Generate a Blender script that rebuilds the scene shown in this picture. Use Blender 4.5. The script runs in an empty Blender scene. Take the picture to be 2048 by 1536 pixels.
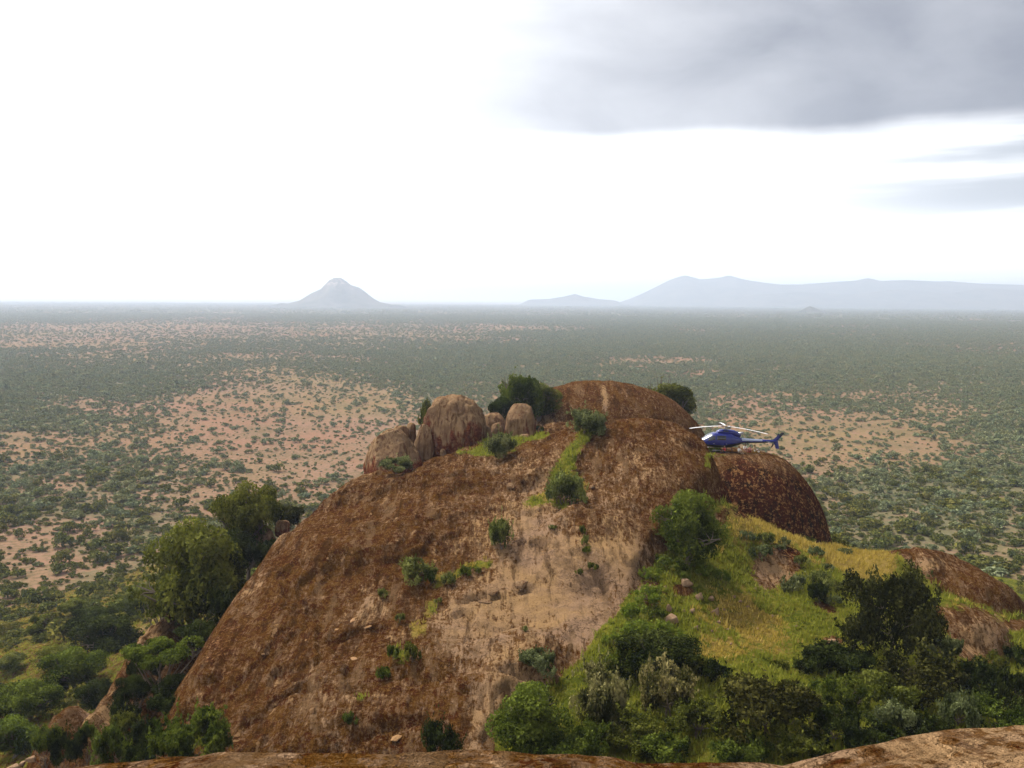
import bpy, bmesh, math, random
import numpy as np
from mathutils import Vector, Matrix

# ------------------------------------------------------------------ camera, sky, sun, exposure
SC = bpy.context.scene
COL = SC.collection
H0 = 65.0                      # camera height above the plain (m)
F = 1847.0                     # focal length in pixels of a 2048 px wide frame
PITCH = math.atan2(768 - 597, F)
ROLL = math.radians(0.46)
fw = np.array([0, math.cos(PITCH), -math.sin(PITCH)])
up0 = np.array([0, math.sin(PITCH), math.cos(PITCH)])
rt0 = np.array([1.0, 0, 0])
RT = rt0 * math.cos(ROLL) + up0 * math.sin(ROLL)
UP = -rt0 * math.sin(ROLL) + up0 * math.cos(ROLL)

cam_d = bpy.data.cameras.new('camera')
cam_d.sensor_width = 36.0
cam_d.lens = 36.0 * F / 2048.0
cam_d.clip_start = 0.2
cam_d.clip_end = 120000.0
cam = bpy.data.objects.new('camera', cam_d)
COL.objects.link(cam)
cam.matrix_world = Matrix(((RT[0], UP[0], -fw[0], 0), (RT[1], UP[1], -fw[1], 0), (RT[2], UP[2], -fw[2], H0), (0, 0, 0, 1)))
SC.camera = cam

SUN_AZ = math.radians(-40)     # from straight ahead, negative = left
SUN_EL = math.radians(54)
sun_dir = Vector((math.sin(SUN_AZ) * math.cos(SUN_EL), math.cos(SUN_AZ) * math.cos(SUN_EL), math.sin(SUN_EL)))

world = bpy.data.worlds.new('World')
SC.world = world
world.use_nodes = True
wt = world.node_tree
wt.nodes.clear()


class NB:
    """small node-tree builder"""
    def __init__(self, tree):
        self.t = tree

    def n(self, kind, **kw):
        nd = self.t.nodes.new(kind)
        for k, v in kw.items():
            setattr(nd, k, v)
        return nd

    def put(self, sock, v):
        if v is None:
            return
        if isinstance(v, bpy.types.NodeSocket):
            self.t.links.new(v, sock)
        elif isinstance(v, (tuple, list)) and len(v) == 3 and sock.type == 'RGBA':
            sock.default_value = (*v, 1.0)
        else:
            sock.default_value = v

    def m(self, op, a, b=None, c=None, clamp=False):
        nd = self.n('ShaderNodeMath', operation=op, use_clamp=clamp)
        self.put(nd.inputs[0], a)
        if b is not None:
            self.put(nd.inputs[1], b)
        if c is not None:
            self.put(nd.inputs[2], c)
        return nd.outputs[0]

    def ss(self, x, a, b, lo=0.0, hi=1.0):
        nd = self.n('ShaderNodeMapRange', interpolation_type='SMOOTHSTEP')
        self.put(nd.inputs['Value'], x)
        nd.inputs['From Min'].default_value = a
        nd.inputs['From Max'].default_value = b
        nd.inputs['To Min'].default_value = lo
        nd.inputs['To Max'].default_value = hi
        return nd.outputs[0]

    def mix(self, f, a, b, mode='MIX'):
        nd = self.n('ShaderNodeMix', data_type='RGBA', blend_type=mode)
        self.put(nd.inputs[0], f)
        self.put(nd.inputs[6], a)
        self.put(nd.inputs[7], b)
        return nd.outputs[2]

    def noise(self, vec, scale, detail=4, rough=0.55, dist=0.0):
        nd = self.n('ShaderNodeTexNoise')
        if vec is not None:
            self.put(nd.inputs['Vector'], vec)
        nd.inputs['Scale'].default_value = scale
        nd.inputs['Detail'].default_value = detail
        nd.inputs['Roughness'].default_value = rough
        nd.inputs['Distortion'].default_value = dist
        return nd.outputs[0]

    def mapping(self, vec, rot=(0, 0, 0), scale=(1, 1, 1), loc=(0, 0, 0)):
        nd = self.n('ShaderNodeMapping')
        self.put(nd.inputs['Vector'], vec)
        nd.inputs['Rotation'].default_value = rot
        nd.inputs['Scale'].default_value = scale
        nd.inputs['Location'].default_value = loc
        return nd.outputs[0]

    def attr(self, name):
        nd = self.n('ShaderNodeAttribute', attribute_name=name)
        return nd.outputs['Fac']


# the sky: a bright overcast layer over a Nishita sky, with one grey bank of cloud to the right
w = NB(wt)
out = w.n('ShaderNodeOutputWorld')
bg = w.n('ShaderNodeBackground')
sky = w.n('ShaderNodeTexSky', sky_type='NISHITA', sun_disc=False)
sky.sun_elevation = SUN_EL
sky.sun_rotation = SUN_AZ
tc = w.n('ShaderNodeTexCoord')
sep = w.n('ShaderNodeSeparateXYZ')
w.put(sep.inputs[0], tc.outputs['Generated'])
X, Y, Z = sep.outputs
hyp = w.m('SQRT', w.m('ADD', w.m('MULTIPLY', X, X), w.m('MULTIPLY', Y, Y)))
S = w.m('DIVIDE', X, w.m('MAXIMUM', hyp, 0.001))                 # sine of the azimuth from straight ahead
flat = w.mapping(tc.outputs['Generated'], scale=(1.0, 1.0, 3.4))
nA = w.noise(flat, 2.2, 5, 0.5)
nB = w.noise(w.mapping(tc.outputs['Generated'], scale=(1.0, 1.0, 1.9)), 6.0, 5, 0.5, 0.3)
nS = w.noise(w.mapping(tc.outputs['Generated'], scale=(1.0, 1.0, 11.0)), 2.4, 4, 0.5)
wob = w.m('ADD', w.m('MULTIPLY', w.m('SUBTRACT', nA, 0.5), 0.10), w.m('MULTIPLY', w.m('SUBTRACT', nB, 0.5), 0.05))
zz = w.m('ADD', Z, w.m('MULTIPLY', wob, 0.34))
edge = w.ss(zz, 0.155, 0.180)
sideS = w.m('ADD', S, w.m('MULTIPLY', wob, 2.4))
side = w.ss(sideS, -0.27, 0.50)
side = w.m('POWER', side, 0.33)
body = w.m('ADD', 0.80, w.m('MULTIPLY', nB, 0.38))
dark = w.m('MULTIPLY', w.m('MULTIPLY', edge, side), body, clamp=True)
streak = w.m('MULTIPLY', w.m('MULTIPLY', w.ss(nS, 0.38, 0.60), w.ss(Z, 0.055, 0.10)), w.ss(S, 0.10, 0.48))
streak = w.m('MULTIPLY', streak, w.ss(Z, 0.24, 0.15))
glow = w.n('ShaderNodeVectorMath', operation='DOT_PRODUCT')
w.put(glow.inputs[0], tc.outputs['Generated'])
glow.inputs[1].default_value = sun_dir
gl = w.m('POWER', w.m('MAXIMUM', glow.outputs['Value'], 0.0), 2.0)
bright = w.m('ADD', w.m('MULTIPLY', gl, 6.5), w.m('ADD', 11.2, w.m('MULTIPLY', nA, 3.0)))
comb = w.n('ShaderNodeCombineXYZ')
for i_, k_ in enumerate((1.0, 1.0, 1.0)):
    w.put(comb.inputs[i_], w.m('MULTIPLY', bright, k_))
white = comb.outputs[0]
c1 = w.mix(w.m('MULTIPLY', streak, 0.9), white, (3.0, 3.3, 3.7))
c2 = w.mix(dark, c1, (1.85, 1.92, 2.25))
c3 = w.mix(0.94, sky.outputs[0], c2)
w.put(bg.inputs['Color'], c3)
bg.inputs['Strength'].default_value = 0.105
wt.links.new(bg.outputs[0], out.inputs['Surface'])

sun_l = bpy.data.lights.new('sun', 'SUN')
sun_l.energy = 4.0
sun_l.angle = math.radians(9)
sun_l.color = (1.0, 0.95, 0.87)
sun_o = bpy.data.objects.new('sun', sun_l)
COL.objects.link(sun_o)
sun_o.location = (-60, 60, 200)
sun_o.rotation_euler = sun_dir.to_track_quat('Z', 'Y').to_euler()

SC.view_settings.view_transform = 'Standard'
SC.view_settings.look = 'None'
SC.view_settings.exposure = 0.5
SC.view_settings.gamma = 1.0
SC.view_settings.use_curve_mapping = False
SC.cycles.use_denoising = True
SC.cycles.max_bounces = 6
SC.cycles.diffuse_bounces = 2
SC.cycles.glossy_bounces = 2
SC.cycles.transmission_bounces = 3
SC.cycles.transparent_max_bounces = 4
SC.cycles.volume_bounces = 2
SC.cycles.use_adaptive_sampling = True
SC.cycles.adaptive_threshold = 0.012

rng = np.random.default_rng(7)
random.seed(7)

# ------------------------------------------------------------------ helpers: pixels, noise, meshes
def ray(u, v):
    u = np.asarray(u, float); v = np.asarray(v, float)
    return fw + ((u - 1024) / F)[..., None] * RT - ((v - 768) / F)[..., None] * UP


def P(u, v, d):
    r = ray(u, v)
    p = r * (d / r[..., 1])[..., None] if np.ndim(u) else r * (d / r[1])
    return p + np.array([0, 0, H0])


def project(x, y, z):
    q = np.stack([x, y, z - H0], -1)
    c = q @ fw
    c = np.where(np.abs(c) < 1e-6, 1e-6, c)
    u = 1024 + F * (q @ RT) / c
    v = 768 - F * (q @ UP) / c
    return np.where(c > 0.5, u, -9999.0), np.where(c > 0.5, v, 9999.0), c


_perm = np.random.default_rng(11).permutation(4096)
_val = np.random.default_rng(12).random(4096)


def vnoise(*cs):
    """value noise, 2 or 3 coordinates"""
    n = len(cs)
    cs = [np.asarray(c, float) for c in cs]
    fl = [np.floor(c).astype(np.int64) for c in cs]
    fr = [c - f for c, f in zip(cs, fl)]
    fr = [f * f * f * (f * (f * 6 - 15) + 10) for f in fr]
    tot = 0.0
    for k in range(2 ** n):
        h = np.zeros_like(fl[0]); wgt = 1.0
        for j in range(n):
            b = (k >> j) & 1
            h = _perm[(h + fl[j] + b) & 4095]
            wgt = wgt * (fr[j] if b else 1 - fr[j])
        tot = tot + wgt * _val[h]
    return tot


def fbm(*cs, octaves=4, gain=0.5, seed=0.0):
    t = 0.0; a = 1.0; nrm = 0.0
    cs = [np.asarray(c, float) + 37.17 * seed * (1 + .3 * i) for i, c in enumerate(cs)]
    for o in range(octaves):
        t = t + a * vnoise(*cs); nrm += a
        a *= gain
        cs = [c * 2.03 + 11.3 for c in cs]
    return t / nrm


def sstep(x, a, b):
    t = np.clip((x - a) / (b - a), 0, 1)
    return t * t * (3 - 2 * t)


def smax(a, b, k):
    h = np.clip(0.5 + 0.5 * (a - b) / k, 0, 1)
    return b + (a - b) * h + k * h * (1 - h)


def seg_dist(x, y, pts, closed=False):
    """distance to a polyline, and parameter index along it"""
    best = np.full(np.shape(x), 1e9); par = np.zeros(np.shape(x))
    n = len(pts)
    for i in range(n if closed else n - 1):
        ax, ay = pts[i][0], pts[i][1]
        bx, by = pts[(i + 1) % n][0], pts[(i + 1) % n][1]
        dx, dy = bx - ax, by - ay
        t = np.clip(((x - ax) * dx + (y - ay) * dy) / (dx * dx + dy * dy + 1e-9), 0, 1)
        d = np.hypot(x - ax - t * dx, y - ay - t * dy)
        m = d < best
        best = np.where(m, d, best); par = np.where(m, i + t, par)
    return best, par


def inside(x, y, pts):
    c = np.zeros(np.shape(x), bool)
    n = len(pts)
    for i in range(n):
        ax, ay = pts[i][0], pts[i][1]
        bx, by = pts[(i + 1) % n][0], pts[(i + 1) % n][1]
        if ay == by:
            continue
        c ^= ((ay > y) != (by > y)) & (x < (bx - ax) * (y - ay) / (by - ay) + ax)
    return c


def sdist(x, y, pts):
    """signed distance to a polygon, positive outside"""
    d, _ = seg_dist(x, y, pts, True)
    return np.where(inside(x, y, pts), -d, d)


def tps(points, lam):
    p = np.array(points, float)
    xy, z = p[:, :2], p[:, 2]
    n = len(p)
    r = np.hypot(xy[:, None, 0] - xy[None, :, 0], xy[:, None, 1] - xy[None, :, 1])
    K = np.where(r > 0, r * r * np.log(r + 1e-9), 0) + lam * np.eye(n)
    A = np.zeros((n + 3, n + 3)); A[:n, :n] = K
    A[:n, n] = 1; A[:n, n + 1:] = xy; A[n, :n] = 1; A[n + 1:, :n] = xy.T
    s = np.linalg.solve(A, np.concatenate([z, [0, 0, 0]]))

    def f(x, y):
        t = s[n] + s[n + 1] * x + s[n + 2] * y
        for i in range(n):
            q = (x - xy[i, 0]) ** 2 + (y - xy[i, 1]) ** 2
            t = t + s[i] * 0.5 * q * np.log(q + 1e-9)
        return t
    return f


def mesh_np(name, verts, faces, smooth=False):
    """verts (n,3), faces (m,k) with one k"""
    me = bpy.data.meshes.new(name)
    verts = np.asarray(verts, np.float32); faces = np.asarray(faces, np.int32)
    m, k = faces.shape
    me.vertices.add(len(verts)); me.vertices.foreach_set('co', verts.ravel())
    me.loops.add(m * k); me.loops.foreach_set('vertex_index', faces.ravel())
    me.polygons.add(m)
    me.polygons.foreach_set('loop_start', np.arange(m, dtype=np.int32) * k)
    if smooth:
        me.polygons.foreach_set('use_smooth', np.ones(m, bool))
    me.update(calc_edges=True)
    return me


def set_attr(me, name, vals, domain='POINT'):
    a = me.attributes.new(name, 'FLOAT', domain)
    a.data.foreach_set('value', np.asarray(vals, np.float32).ravel())


def link(name, me, mat=None, parent=None):
    o = bpy.data.objects.new(name, me)
    COL.objects.link(o)
    if mat is not None and me is not None:
        if len(me.materials) == 0:
            me.materials.append(mat)
    if parent is not None:
        o.parent = parent
    return o


def tag(o, label=None, cat=None, group=None, kind=None):
    if label: o['label'] = label
    if cat: o['category'] = cat
    if group: o['group'] = group
    if kind: o['kind'] = kind
    return o


def grid_mesh(name, xs, ys, zf, smooth=True):
    gx, gy = np.meshgrid(xs, ys)
    gz = zf(gx, gy)
    v = np.stack([gx, gy, gz], -1).reshape(-1, 3)
    nx, ny = len(xs), len(ys)
    i = (np.arange(ny - 1)[:, None] * nx + np.arange(nx - 1)[None, :]).ravel()
    f = np.stack([i, i + 1, i + nx + 1, i + nx], -1)
    return mesh_np(name, v, f, smooth), v


# ------------------------------------------------------------------ materials
def new_mat(name):
    m = bpy.data.materials.new(name)
    m.use_nodes = True
    m.node_tree.nodes.clear()
    b = NB(m.node_tree)
    o = b.n('ShaderNodeOutputMaterial')
    return m, b, o


def bsdf(b, o, color, rough=0.85, spec=0.25, normal=None, metal=0.0, coat=0.0):
    p = b.n('ShaderNodeBsdfPrincipled')
    b.put(p.inputs['Base Color'], color)
    b.put(p.inputs['Roughness'], rough)
    b.put(p.inputs['Specular IOR Level'], spec)
    b.put(p.inputs['Metallic'], metal)
    b.put(p.inputs['Coat Weight'], coat)
    if normal is not None:
        b.put(p.inputs['Normal'], normal)
    b.t.links.new(p.outputs[0], o.inputs['Surface'])
    return p


def plain_mat(name, col, rough=0.5, spec=0.5, metal=0.0, coat=0.0, var=0.12, scale=3.0):
    m, b, o = new_mat(name)
    g = b.n('ShaderNodeTexCoord').outputs['Object']
    nz = b.noise(g, scale, 4)
    c = b.mix(nz, tuple(x * (1 - var) for x in col), tuple(min(1, x * (1 + var)) for x in col))
    bsdf(b, o, c, rough, spec, None, metal, coat)
    return m


def bump(b, h, strength, dist, prev=None):
    n = b.n('ShaderNodeBump')
    n.inputs['Strength'].default_value = strength
    n.inputs['Distance'].default_value = dist
    b.put(n.inputs['Height'], h)
    if prev is not None:
        b.put(n.inputs['Normal'], prev)
    return n.outputs[0]


def make_hill_mat():
    m, b, o = new_mat('lichened_rock_and_turf')
    pos = b.n('ShaderNodeNewGeometry').outputs['Position']
    big = b.noise(pos, 0.16, 4, 0.6, 0.5)
    mid = b.noise(pos, 0.75, 5, 0.65, 0.3)
    fine = b.noise(pos, 3.0, 6, 0.78)
    grit = b.noise(pos, 9.0, 3, 0.7)
    flow = b.mapping(pos, rot=(0, 0, math.radians(-38)), scale=(1.7, 0.32, 0.9))
    st = b.noise(flow, 1.1, 5, 0.65, 0.6)
    st2 = b.noise(flow, 3.4, 4, 0.65, 0.4)
    pale, red, grass, dry = b.attr('pale'), b.attr('red'), b.attr('grass'), b.attr('dry')
    # how pale the rock is here: bare granite against brown lichen crust
    k = b.m('ADD', b.m('MULTIPLY', pale, 0.62), b.m('MULTIPLY', b.m('SUBTRACT', st, 0.5), 1.25))
    k = b.m('ADD', k, b.m('MULTIPLY', b.m('SUBTRACT', mid, 0.5), 0.9))
    k = b.m('ADD', k, b.m('MULTIPLY', b.m('SUBTRACT', st2, 0.5), 1.2))
    k = b.m('ADD', k, b.m('MULTIPLY', b.m('SUBTRACT', fine, 0.5), 1.1))
    k = b.m('SUBTRACT', k, 0.015)
    lich = b.mix(b.ss(big, 0.38, 0.62), (0.060, 0.021, 0.0045), (0.102, 0.043, 0.0085))
    lich = b.mix(b.ss(fine, 0.49, 0.56), lich, (0.140, 0.066, 0.0165))
    lich = b.mix(b.m('MULTIPLY', b.ss(b.noise(pos, 1.15, 6, 0.72, 0.5), 0.51, 0.56), 0.8), lich, (0.056, 0.0125, 0.005))
    lich = b.mix(b.m('MULTIPLY', b.ss(grit, 0.55, 0.62), 0.7), lich, (0.215, 0.118, 0.040))
    midc = b.mix(b.ss(fine, 0.42, 0.58), (0.150, 0.071, 0.023), (0.180, 0.104, 0.056))
    bare = b.mix(b.ss(big, 0.35, 0.65), (0.385, 0.232, 0.105), (0.330, 0.205, 0.122))
    c = b.mix(b.ss(k, 0.06, 0.17), lich, midc)
    c = b.mix(b.ss(k, 0.28, 0.42), c, bare)
    crk = b.n('ShaderNodeTexVoronoi', feature='DISTANCE_TO_EDGE')
    wv2 = b.n('ShaderNodeVectorMath', operation='MULTIPLY_ADD')
    nz2 = b.n('ShaderNodeTexNoise'); b.put(nz2.inputs['Vector'], pos); nz2.inputs['Scale'].default_value = 0.5; nz2.inputs['Detail'].default_value = 6; nz2.inputs['Roughness'].default_value = 0.65
    b.put(wv2.inputs[0], nz2.outputs['Color']); wv2.inputs[1].default_value = (3.5, 3.5, 3.5); b.put(wv2.inputs[2], b.mapping(pos, rot=(0, 0, math.radians(-38)), scale=(0.5, 0.2, 0.4)))
    b.put(crk.inputs['Vector'], wv2.outputs[0]); crk.inputs['Scale'].default_value = 0.55
    cr = b.m('MULTIPLY', b.ss(crk.outputs['Distance'], 0.022, 0.004), b.ss(big, 0.42, 0.60))
    c = b.mix(b.m('MULTIPLY', cr, 0.85), c, (0.030, 0.013, 0.006))
    wash = b.noise(b.mapping(pos, rot=(0, 0, math.radians(-38)), scale=(0.9, 0.10, 0.5)), 1.0, 6, 0.7, 0.2)
    c = b.mix(b.m('MULTIPLY', b.ss(wash, 0.53, 0.62), 0.6), c, (0.034, 0.014, 0.005))
    c = b.mix(b.m('MULTIPLY', b.ss(wash, 0.44, 0.38), 0.5), c, (0.20, 0.122, 0.062))
    # rusty dark stain of the steep faces
    redc = b.mix(b.ss(st2, 0.35, 0.65), (0.036, 0.009, 0.004), (0.082, 0.020, 0.008))
    redc = b.mix(b.ss(b.noise(b.mapping(pos, scale=(1.0, 1.0, 0.25)), 0.9, 5, 0.7), 0.48, 0.60), redc, (0.014, 0.007, 0.005))
    redc = b.mix(b.ss(b.m('ADD', fine, b.m('MULTIPLY', st, 0.4)), 0.73, 0.80), redc, (0.34, 0.17, 0.06))
    rk = b.ss(b.m('ADD', red, b.m('MULTIPLY', b.m('SUBTRACT', mid, 0.5), 0.9)), 0.35, 0.75)
    c = b.mix(rk, c, redc)
    # pale flakes where a sheet has popped off
    vor = b.n('ShaderNodeTexVoronoi', feature='F1')
    wv = b.n('ShaderNodeVectorMath', operation='MULTIPLY_ADD')
    nzc = b.n('ShaderNodeTexNoise'); b.put(nzc.inputs['Vector'], pos); nzc.inputs['Scale'].default_value = 1.3; nzc.inputs['Detail'].default_value = 4
    b.put(wv.inputs[0], nzc.outputs['Color']); wv.inputs[1].default_value = (2.2, 2.2, 2.2); b.put(wv.inputs[2], flow)
    b.put(vor.inputs['Vector'], wv.outputs[0])
    vor.inputs['Scale'].default_value = 0.55
    chip = b.m('MULTIPLY', b.ss(b.m('ADD', vor.outputs['Distance'], b.m('MULTIPLY', fine, 0.30)), 0.31, 0.25), b.ss(big, 0.46, 0.58))
    c = b.mix(b.m('MULTIPLY', chip, b.m('SUBTRACT', 0.85, b.m('MULTIPLY', rk, 0.6))), c, (0.32, 0.185, 0.085))
    c = b.mix(b.m('MULTIPLY', b.ss(grit, 0.50, 0.30), 0.45), c, (0.045, 0.020, 0.008))
    # turf and bare earth between the tufts
    tn = b.noise(pos, 0.55, 5, 0.65)
    tf = b.noise(pos, 2.6, 4, 0.7)
    turf = b.mix(b.ss(b.m('ADD', tn, b.m('MULTIPLY', b.m('SUBTRACT', tf, 0.5), 0.6)), 0.40, 0.62), (0.085, 0.098, 0.012), (0.190, 0.172, 0.023))
    straw = b.mix(b.ss(tf, 0.35, 0.65), (0.205, 0.142, 0.023), (0.31, 0.212, 0.060))
    dk = b.ss(b.m('ADD', dry, b.m('MULTIPLY', b.m('SUBTRACT', b.noise(pos, 0.8, 6, 0.75), 0.5), 2.4)), 0.30, 0.70)
    turf = b.mix(dk, turf, straw)
    turf = b.mix(b.m('MULTIPLY', b.ss(tf, 0.60, 0.74), 0.6), turf, (0.17, 0.085, 0.035))
    gk = b.ss(b.m('ADD', grass, b.m('MULTIPLY', b.m('SUBTRACT', b.noise(pos, 1.9, 6, 0.75), 0.5), 1.5)), 0.40, 0.62)
    c = b.mix(gk, c, turf)
    h = b.m('ADD', b.m('MULTIPLY', mid, 0.7), b.m('MULTIPLY', st, 0.6))
    n1 = bump(b, h, 0.8, 0.7)
    n2 = bump(b, b.m('ADD', fine, b.m('MULTIPLY', grit, 0.6)), 1.0, 0.38, n1)
    bsdf(b, o, c, 1.0, 0.0, n2)
    return m


def make_boulder_mat():
    m, b, o = new_mat('stained_granite')
    tc_ = b.n('ShaderNodeTexCoord').outputs['Object']
    pos = b.n('ShaderNodeNewGeometry')
    mid = b.noise(tc_, 0.8, 5, 0.65, 0.3)
    fine = b.noise(tc_, 4.0, 5, 0.7)
    drip = b.noise(b.mapping(tc_, scale=(2.2, 2.2, 0.22)), 1.3, 5, 0.65, 0.3)
    c = b.mix(b.ss(mid, 0.35, 0.65), (0.145, 0.086, 0.047), (0.245, 0.155, 0.082))
    c = b.mix(b.ss(drip, 0.46, 0.62), c, (0.105, 0.055, 0.028))
    c = b.mix(b.ss(b.m('ADD', drip, b.m('MULTIPLY', mid, 0.4)), 0.80, 0.92), c, (0.085, 0.034, 0.020))
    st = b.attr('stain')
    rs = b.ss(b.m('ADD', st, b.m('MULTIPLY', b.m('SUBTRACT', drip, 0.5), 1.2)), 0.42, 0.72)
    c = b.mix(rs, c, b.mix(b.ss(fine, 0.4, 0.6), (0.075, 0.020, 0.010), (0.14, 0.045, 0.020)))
    c = b.mix(b.ss(fine, 0.58, 0.72), c, (0.26, 0.17, 0.095))
    n1 = bump(b, b.m('ADD', mid, b.m('MULTIPLY', drip, 0.4)), 0.5, 0.35)
    n2 = bump(b, fine, 0.7, 0.12, n1)
    bsdf(b, o, c, 1.0, 0.0, n2)
    return m


def make_stone_mat(name, a, c2):
    m, b, o = new_mat(name)
    tc_ = b.n('ShaderNodeTexCoord').outputs['Object']
    oi = b.n('ShaderNodeObjectInfo').outputs['Random']
    mid = b.noise(tc_, 2.5, 5, 0.65)
    c = b.mix(b.ss(mid, 0.35, 0.65), a, c2)
    c = b.mix(b.m('MULTIPLY', oi, 0.35), c, (0.20, 0.11, 0.065))
    bsdf(b, o, c, 1.0, 0.0, bump(b, mid, 0.6, 0.1))
    return m


def make_plain_mat():
    m, b, o = new_mat('bush_savanna_soil')
    pos = b.n('ShaderNodeNewGeometry').outputs['Position']
    cov = b.attr('cover')
    dry = b.attr('dry')
    big = b.noise(pos, 0.004, 5, 0.6)
    mid = b.noise(pos, 0.03, 5, 0.65)
    sp = b.noise(pos, 0.16, 5, 0.75)
    fine = b.noise(pos, 0.55, 5, 0.75)
    soil = b.mix(b.ss(mid, 0.35, 0.65), (0.205, 0.104, 0.064), (0.225, 0.128, 0.083))
    soil = b.mix(b.ss(big, 0.35, 0.65), soil, (0.21, 0.130, 0.088))
    soil = b.mix(b.m('MULTIPLY', dry, b.ss(sp, 0.35, 0.60)), soil, (0.175, 0.128, 0.055))
    soil = b.mix(b.m('MULTIPLY', b.ss(b.m('ADD', fine, b.m('MULTIPLY', b.m('SUBTRACT', mid, 0.5), 0.5)), 0.46, 0.58), 0.8), soil, (0.105, 0.080, 0.040))
    scrub = b.mix(b.ss(sp, 0.35, 0.65), (0.075, 0.076, 0.038), (0.125, 0.110, 0.058))
    k = b.m('ADD', cov, b.m('MULTIPLY', b.m('SUBTRACT', sp, 0.5), 1.1))
    k = b.m('ADD', k, b.m('MULTIPLY', b.m('SUBTRACT', mid, 0.5), 0.5))
    c = b.mix(b.ss(k, 0.40, 1.0), soil, scrub)
    bsdf(b, o, c, 1.0, 0.0)
    return m


def make_leaf_mat(name, a, c2, trans=0.25, hue=0.5):
    """a = darker leaf colour, c2 = lighter leaf colour"""
    m, b, o = new_mat(name)
    lv = b.attr('leaf')
    oi = b.n('ShaderNodeObjectInfo').outputs['Random']
    c = b.mix(lv, a, c2)
    c = b.mix(b.m('MULTIPLY', oi, hue), c, b.mix(lv, tuple(x * k for x, k in zip(a, (1.5, 1.2, 1.0))), tuple(x * k for x, k in zip(c2, (1.35, 1.05, 0.9)))))
    d = b.n('ShaderNodeBsdfDiffuse')
    b.put(d.inputs['Color'], c)
    t = b.n('ShaderNodeBsdfTranslucent')
    b.put(t.inputs['Color'], b.mix(0.5, c, (c2[0] * 1.1, c2[1] * 1.2, c2[2] * 0.7)))
    mx = b.n('ShaderNodeMixShader')
    mx.inputs[0].default_value = trans
    b.t.links.new(d.outputs[0], mx.inputs[1]); b.t.links.new(t.outputs[0], mx.inputs[2])
    b.t.links.new(mx.outputs[0], o.inputs['Surface'])
    return m


M = {}
M['hill'] = make_hill_mat()
M['boulder'] = make_boulder_mat()
M['stone'] = make_stone_mat('pale_stone', (0.18, 0.112, 0.066), (0.27, 0.18, 0.11))
M['flake'] = make_stone_mat('orange_rock_flake', (0.23, 0.122, 0.052), (0.32, 0.19, 0.09))
M['plain'] = make_plain_mat()
M['bark'] = plain_mat('bark', (0.13, 0.10, 0.075), 0.9, 0.1, var=0.35, scale=6)
M['leaf_green'] = make_leaf_mat('leaf_green', (0.0148, 0.0243, 0.0045), (0.1204, 0.1536, 0.0244))
M['leaf_dark'] = make_leaf_mat('leaf_dark', (0.0058, 0.0097, 0.0026), (0.0432, 0.0577, 0.0133), 0.1)
M['leaf_olive'] = make_leaf_mat('leaf_olive', (0.0183, 0.0237, 0.0042), (0.1467, 0.1585, 0.0299))
M['leaf_thorn'] = make_leaf_mat('leaf_thorn', (0.0073, 0.0087, 0.0025), (0.0724, 0.0728, 0.0188), 0.1)
M['leaf_lime'] = make_leaf_mat('leaf_lime', (0.0684, 0.1026, 0.0122), (0.1809, 0.2200, 0.0344), 0.3)
M['leaf_sage'] = make_leaf_mat('leaf_sage', (0.0320, 0.0407, 0.0095), (0.2321, 0.2520, 0.0699), 0.2)
M['leaf_cream'] = make_leaf_mat('leaf_cream', (0.0206, 0.0239, 0.0066), (0.3024, 0.2688, 0.1092), 0.2)
M['leaf_silver'] = make_leaf_mat('leaf_silver', (0.0322, 0.0411, 0.0147), (0.1817, 0.2046, 0.0857), 0.2)
M['leaf_plain'] = make_leaf_mat('leaf_plain', (0.0754, 0.0968, 0.0459), (0.2286, 0.2601, 0.1355), 0.12, 0.9)
M['leaf_slope'] = make_leaf_mat('leaf_slope', (0.0420, 0.0542, 0.0136), (0.1543, 0.1636, 0.0408), 0.15, 0.9)
M['grass'] = make_leaf_mat('grass_blades', (0.1143, 0.1415, 0.0160), (0.2857, 0.2717, 0.0399), 0.3, 0.0)
M['hay'] = make_leaf_mat('dry_grass_blades', (0.2617, 0.1867, 0.0276), (0.4737, 0.3384, 0.0866), 0.3, 0.0)

# ------------------------------------------------------------------ the rocky hill (one height field)
def PD(*t):
    return [tuple(P(u, v, d)) for u, v, d in t]


LEFT_EDGE = PD((850, 912, 112), (790, 935, 109), (740, 952, 104), (680, 982, 98), (620, 1017, 92), (585, 1047, 88), (545, 1092, 82),
               (500, 1152, 76), (440, 1232, 70), (390, 1322, 64), (340, 1422, 58), (296, 1502, 54))
R_PTS = LEFT_EDGE + PD(
    (1200, 856, 100), (1300, 852, 101), (1345, 857, 100), (1372, 873, 99), (1402, 896, 97), (1427, 930, 95), (1440, 965, 93),
    (1140, 872, 104), (1050, 897, 106), (950, 906, 107), (880, 909, 109), (1000, 890, 112), (1040, 868, 120), (1100, 856, 126),
    (1180, 900, 95.5), (1300, 900, 95), (1390, 950, 91), (1422, 1005, 89),
    (1150, 950, 91.5), (1000, 950, 95), (850, 962, 94), (750, 1003, 89), (650, 1062, 82),
    (1000, 1050, 82), (850, 1080, 79), (700, 1122, 75), (580, 1190, 71),
    (1300, 1050, 83), (1200, 1050, 81), (1280, 1120, 78), (1150, 1150, 74), (1000, 1180, 71), (850, 1200, 69), (700, 1222, 68), (550, 1302, 64),
    (1210, 1230, 67.5), (1100, 1250, 66), (950, 1300, 62), (800, 1330, 60.5), (650, 1342, 60), (490, 1392, 59.5),
    (1100, 1330, 61), (980, 1400, 57.5), (850, 1430, 56), (700, 1452, 55.5), (550, 1482, 55), (420, 1494, 55),
    (950, 1500, 53.3), (760, 1524, 52.5), (600, 1534, 52))
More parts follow.
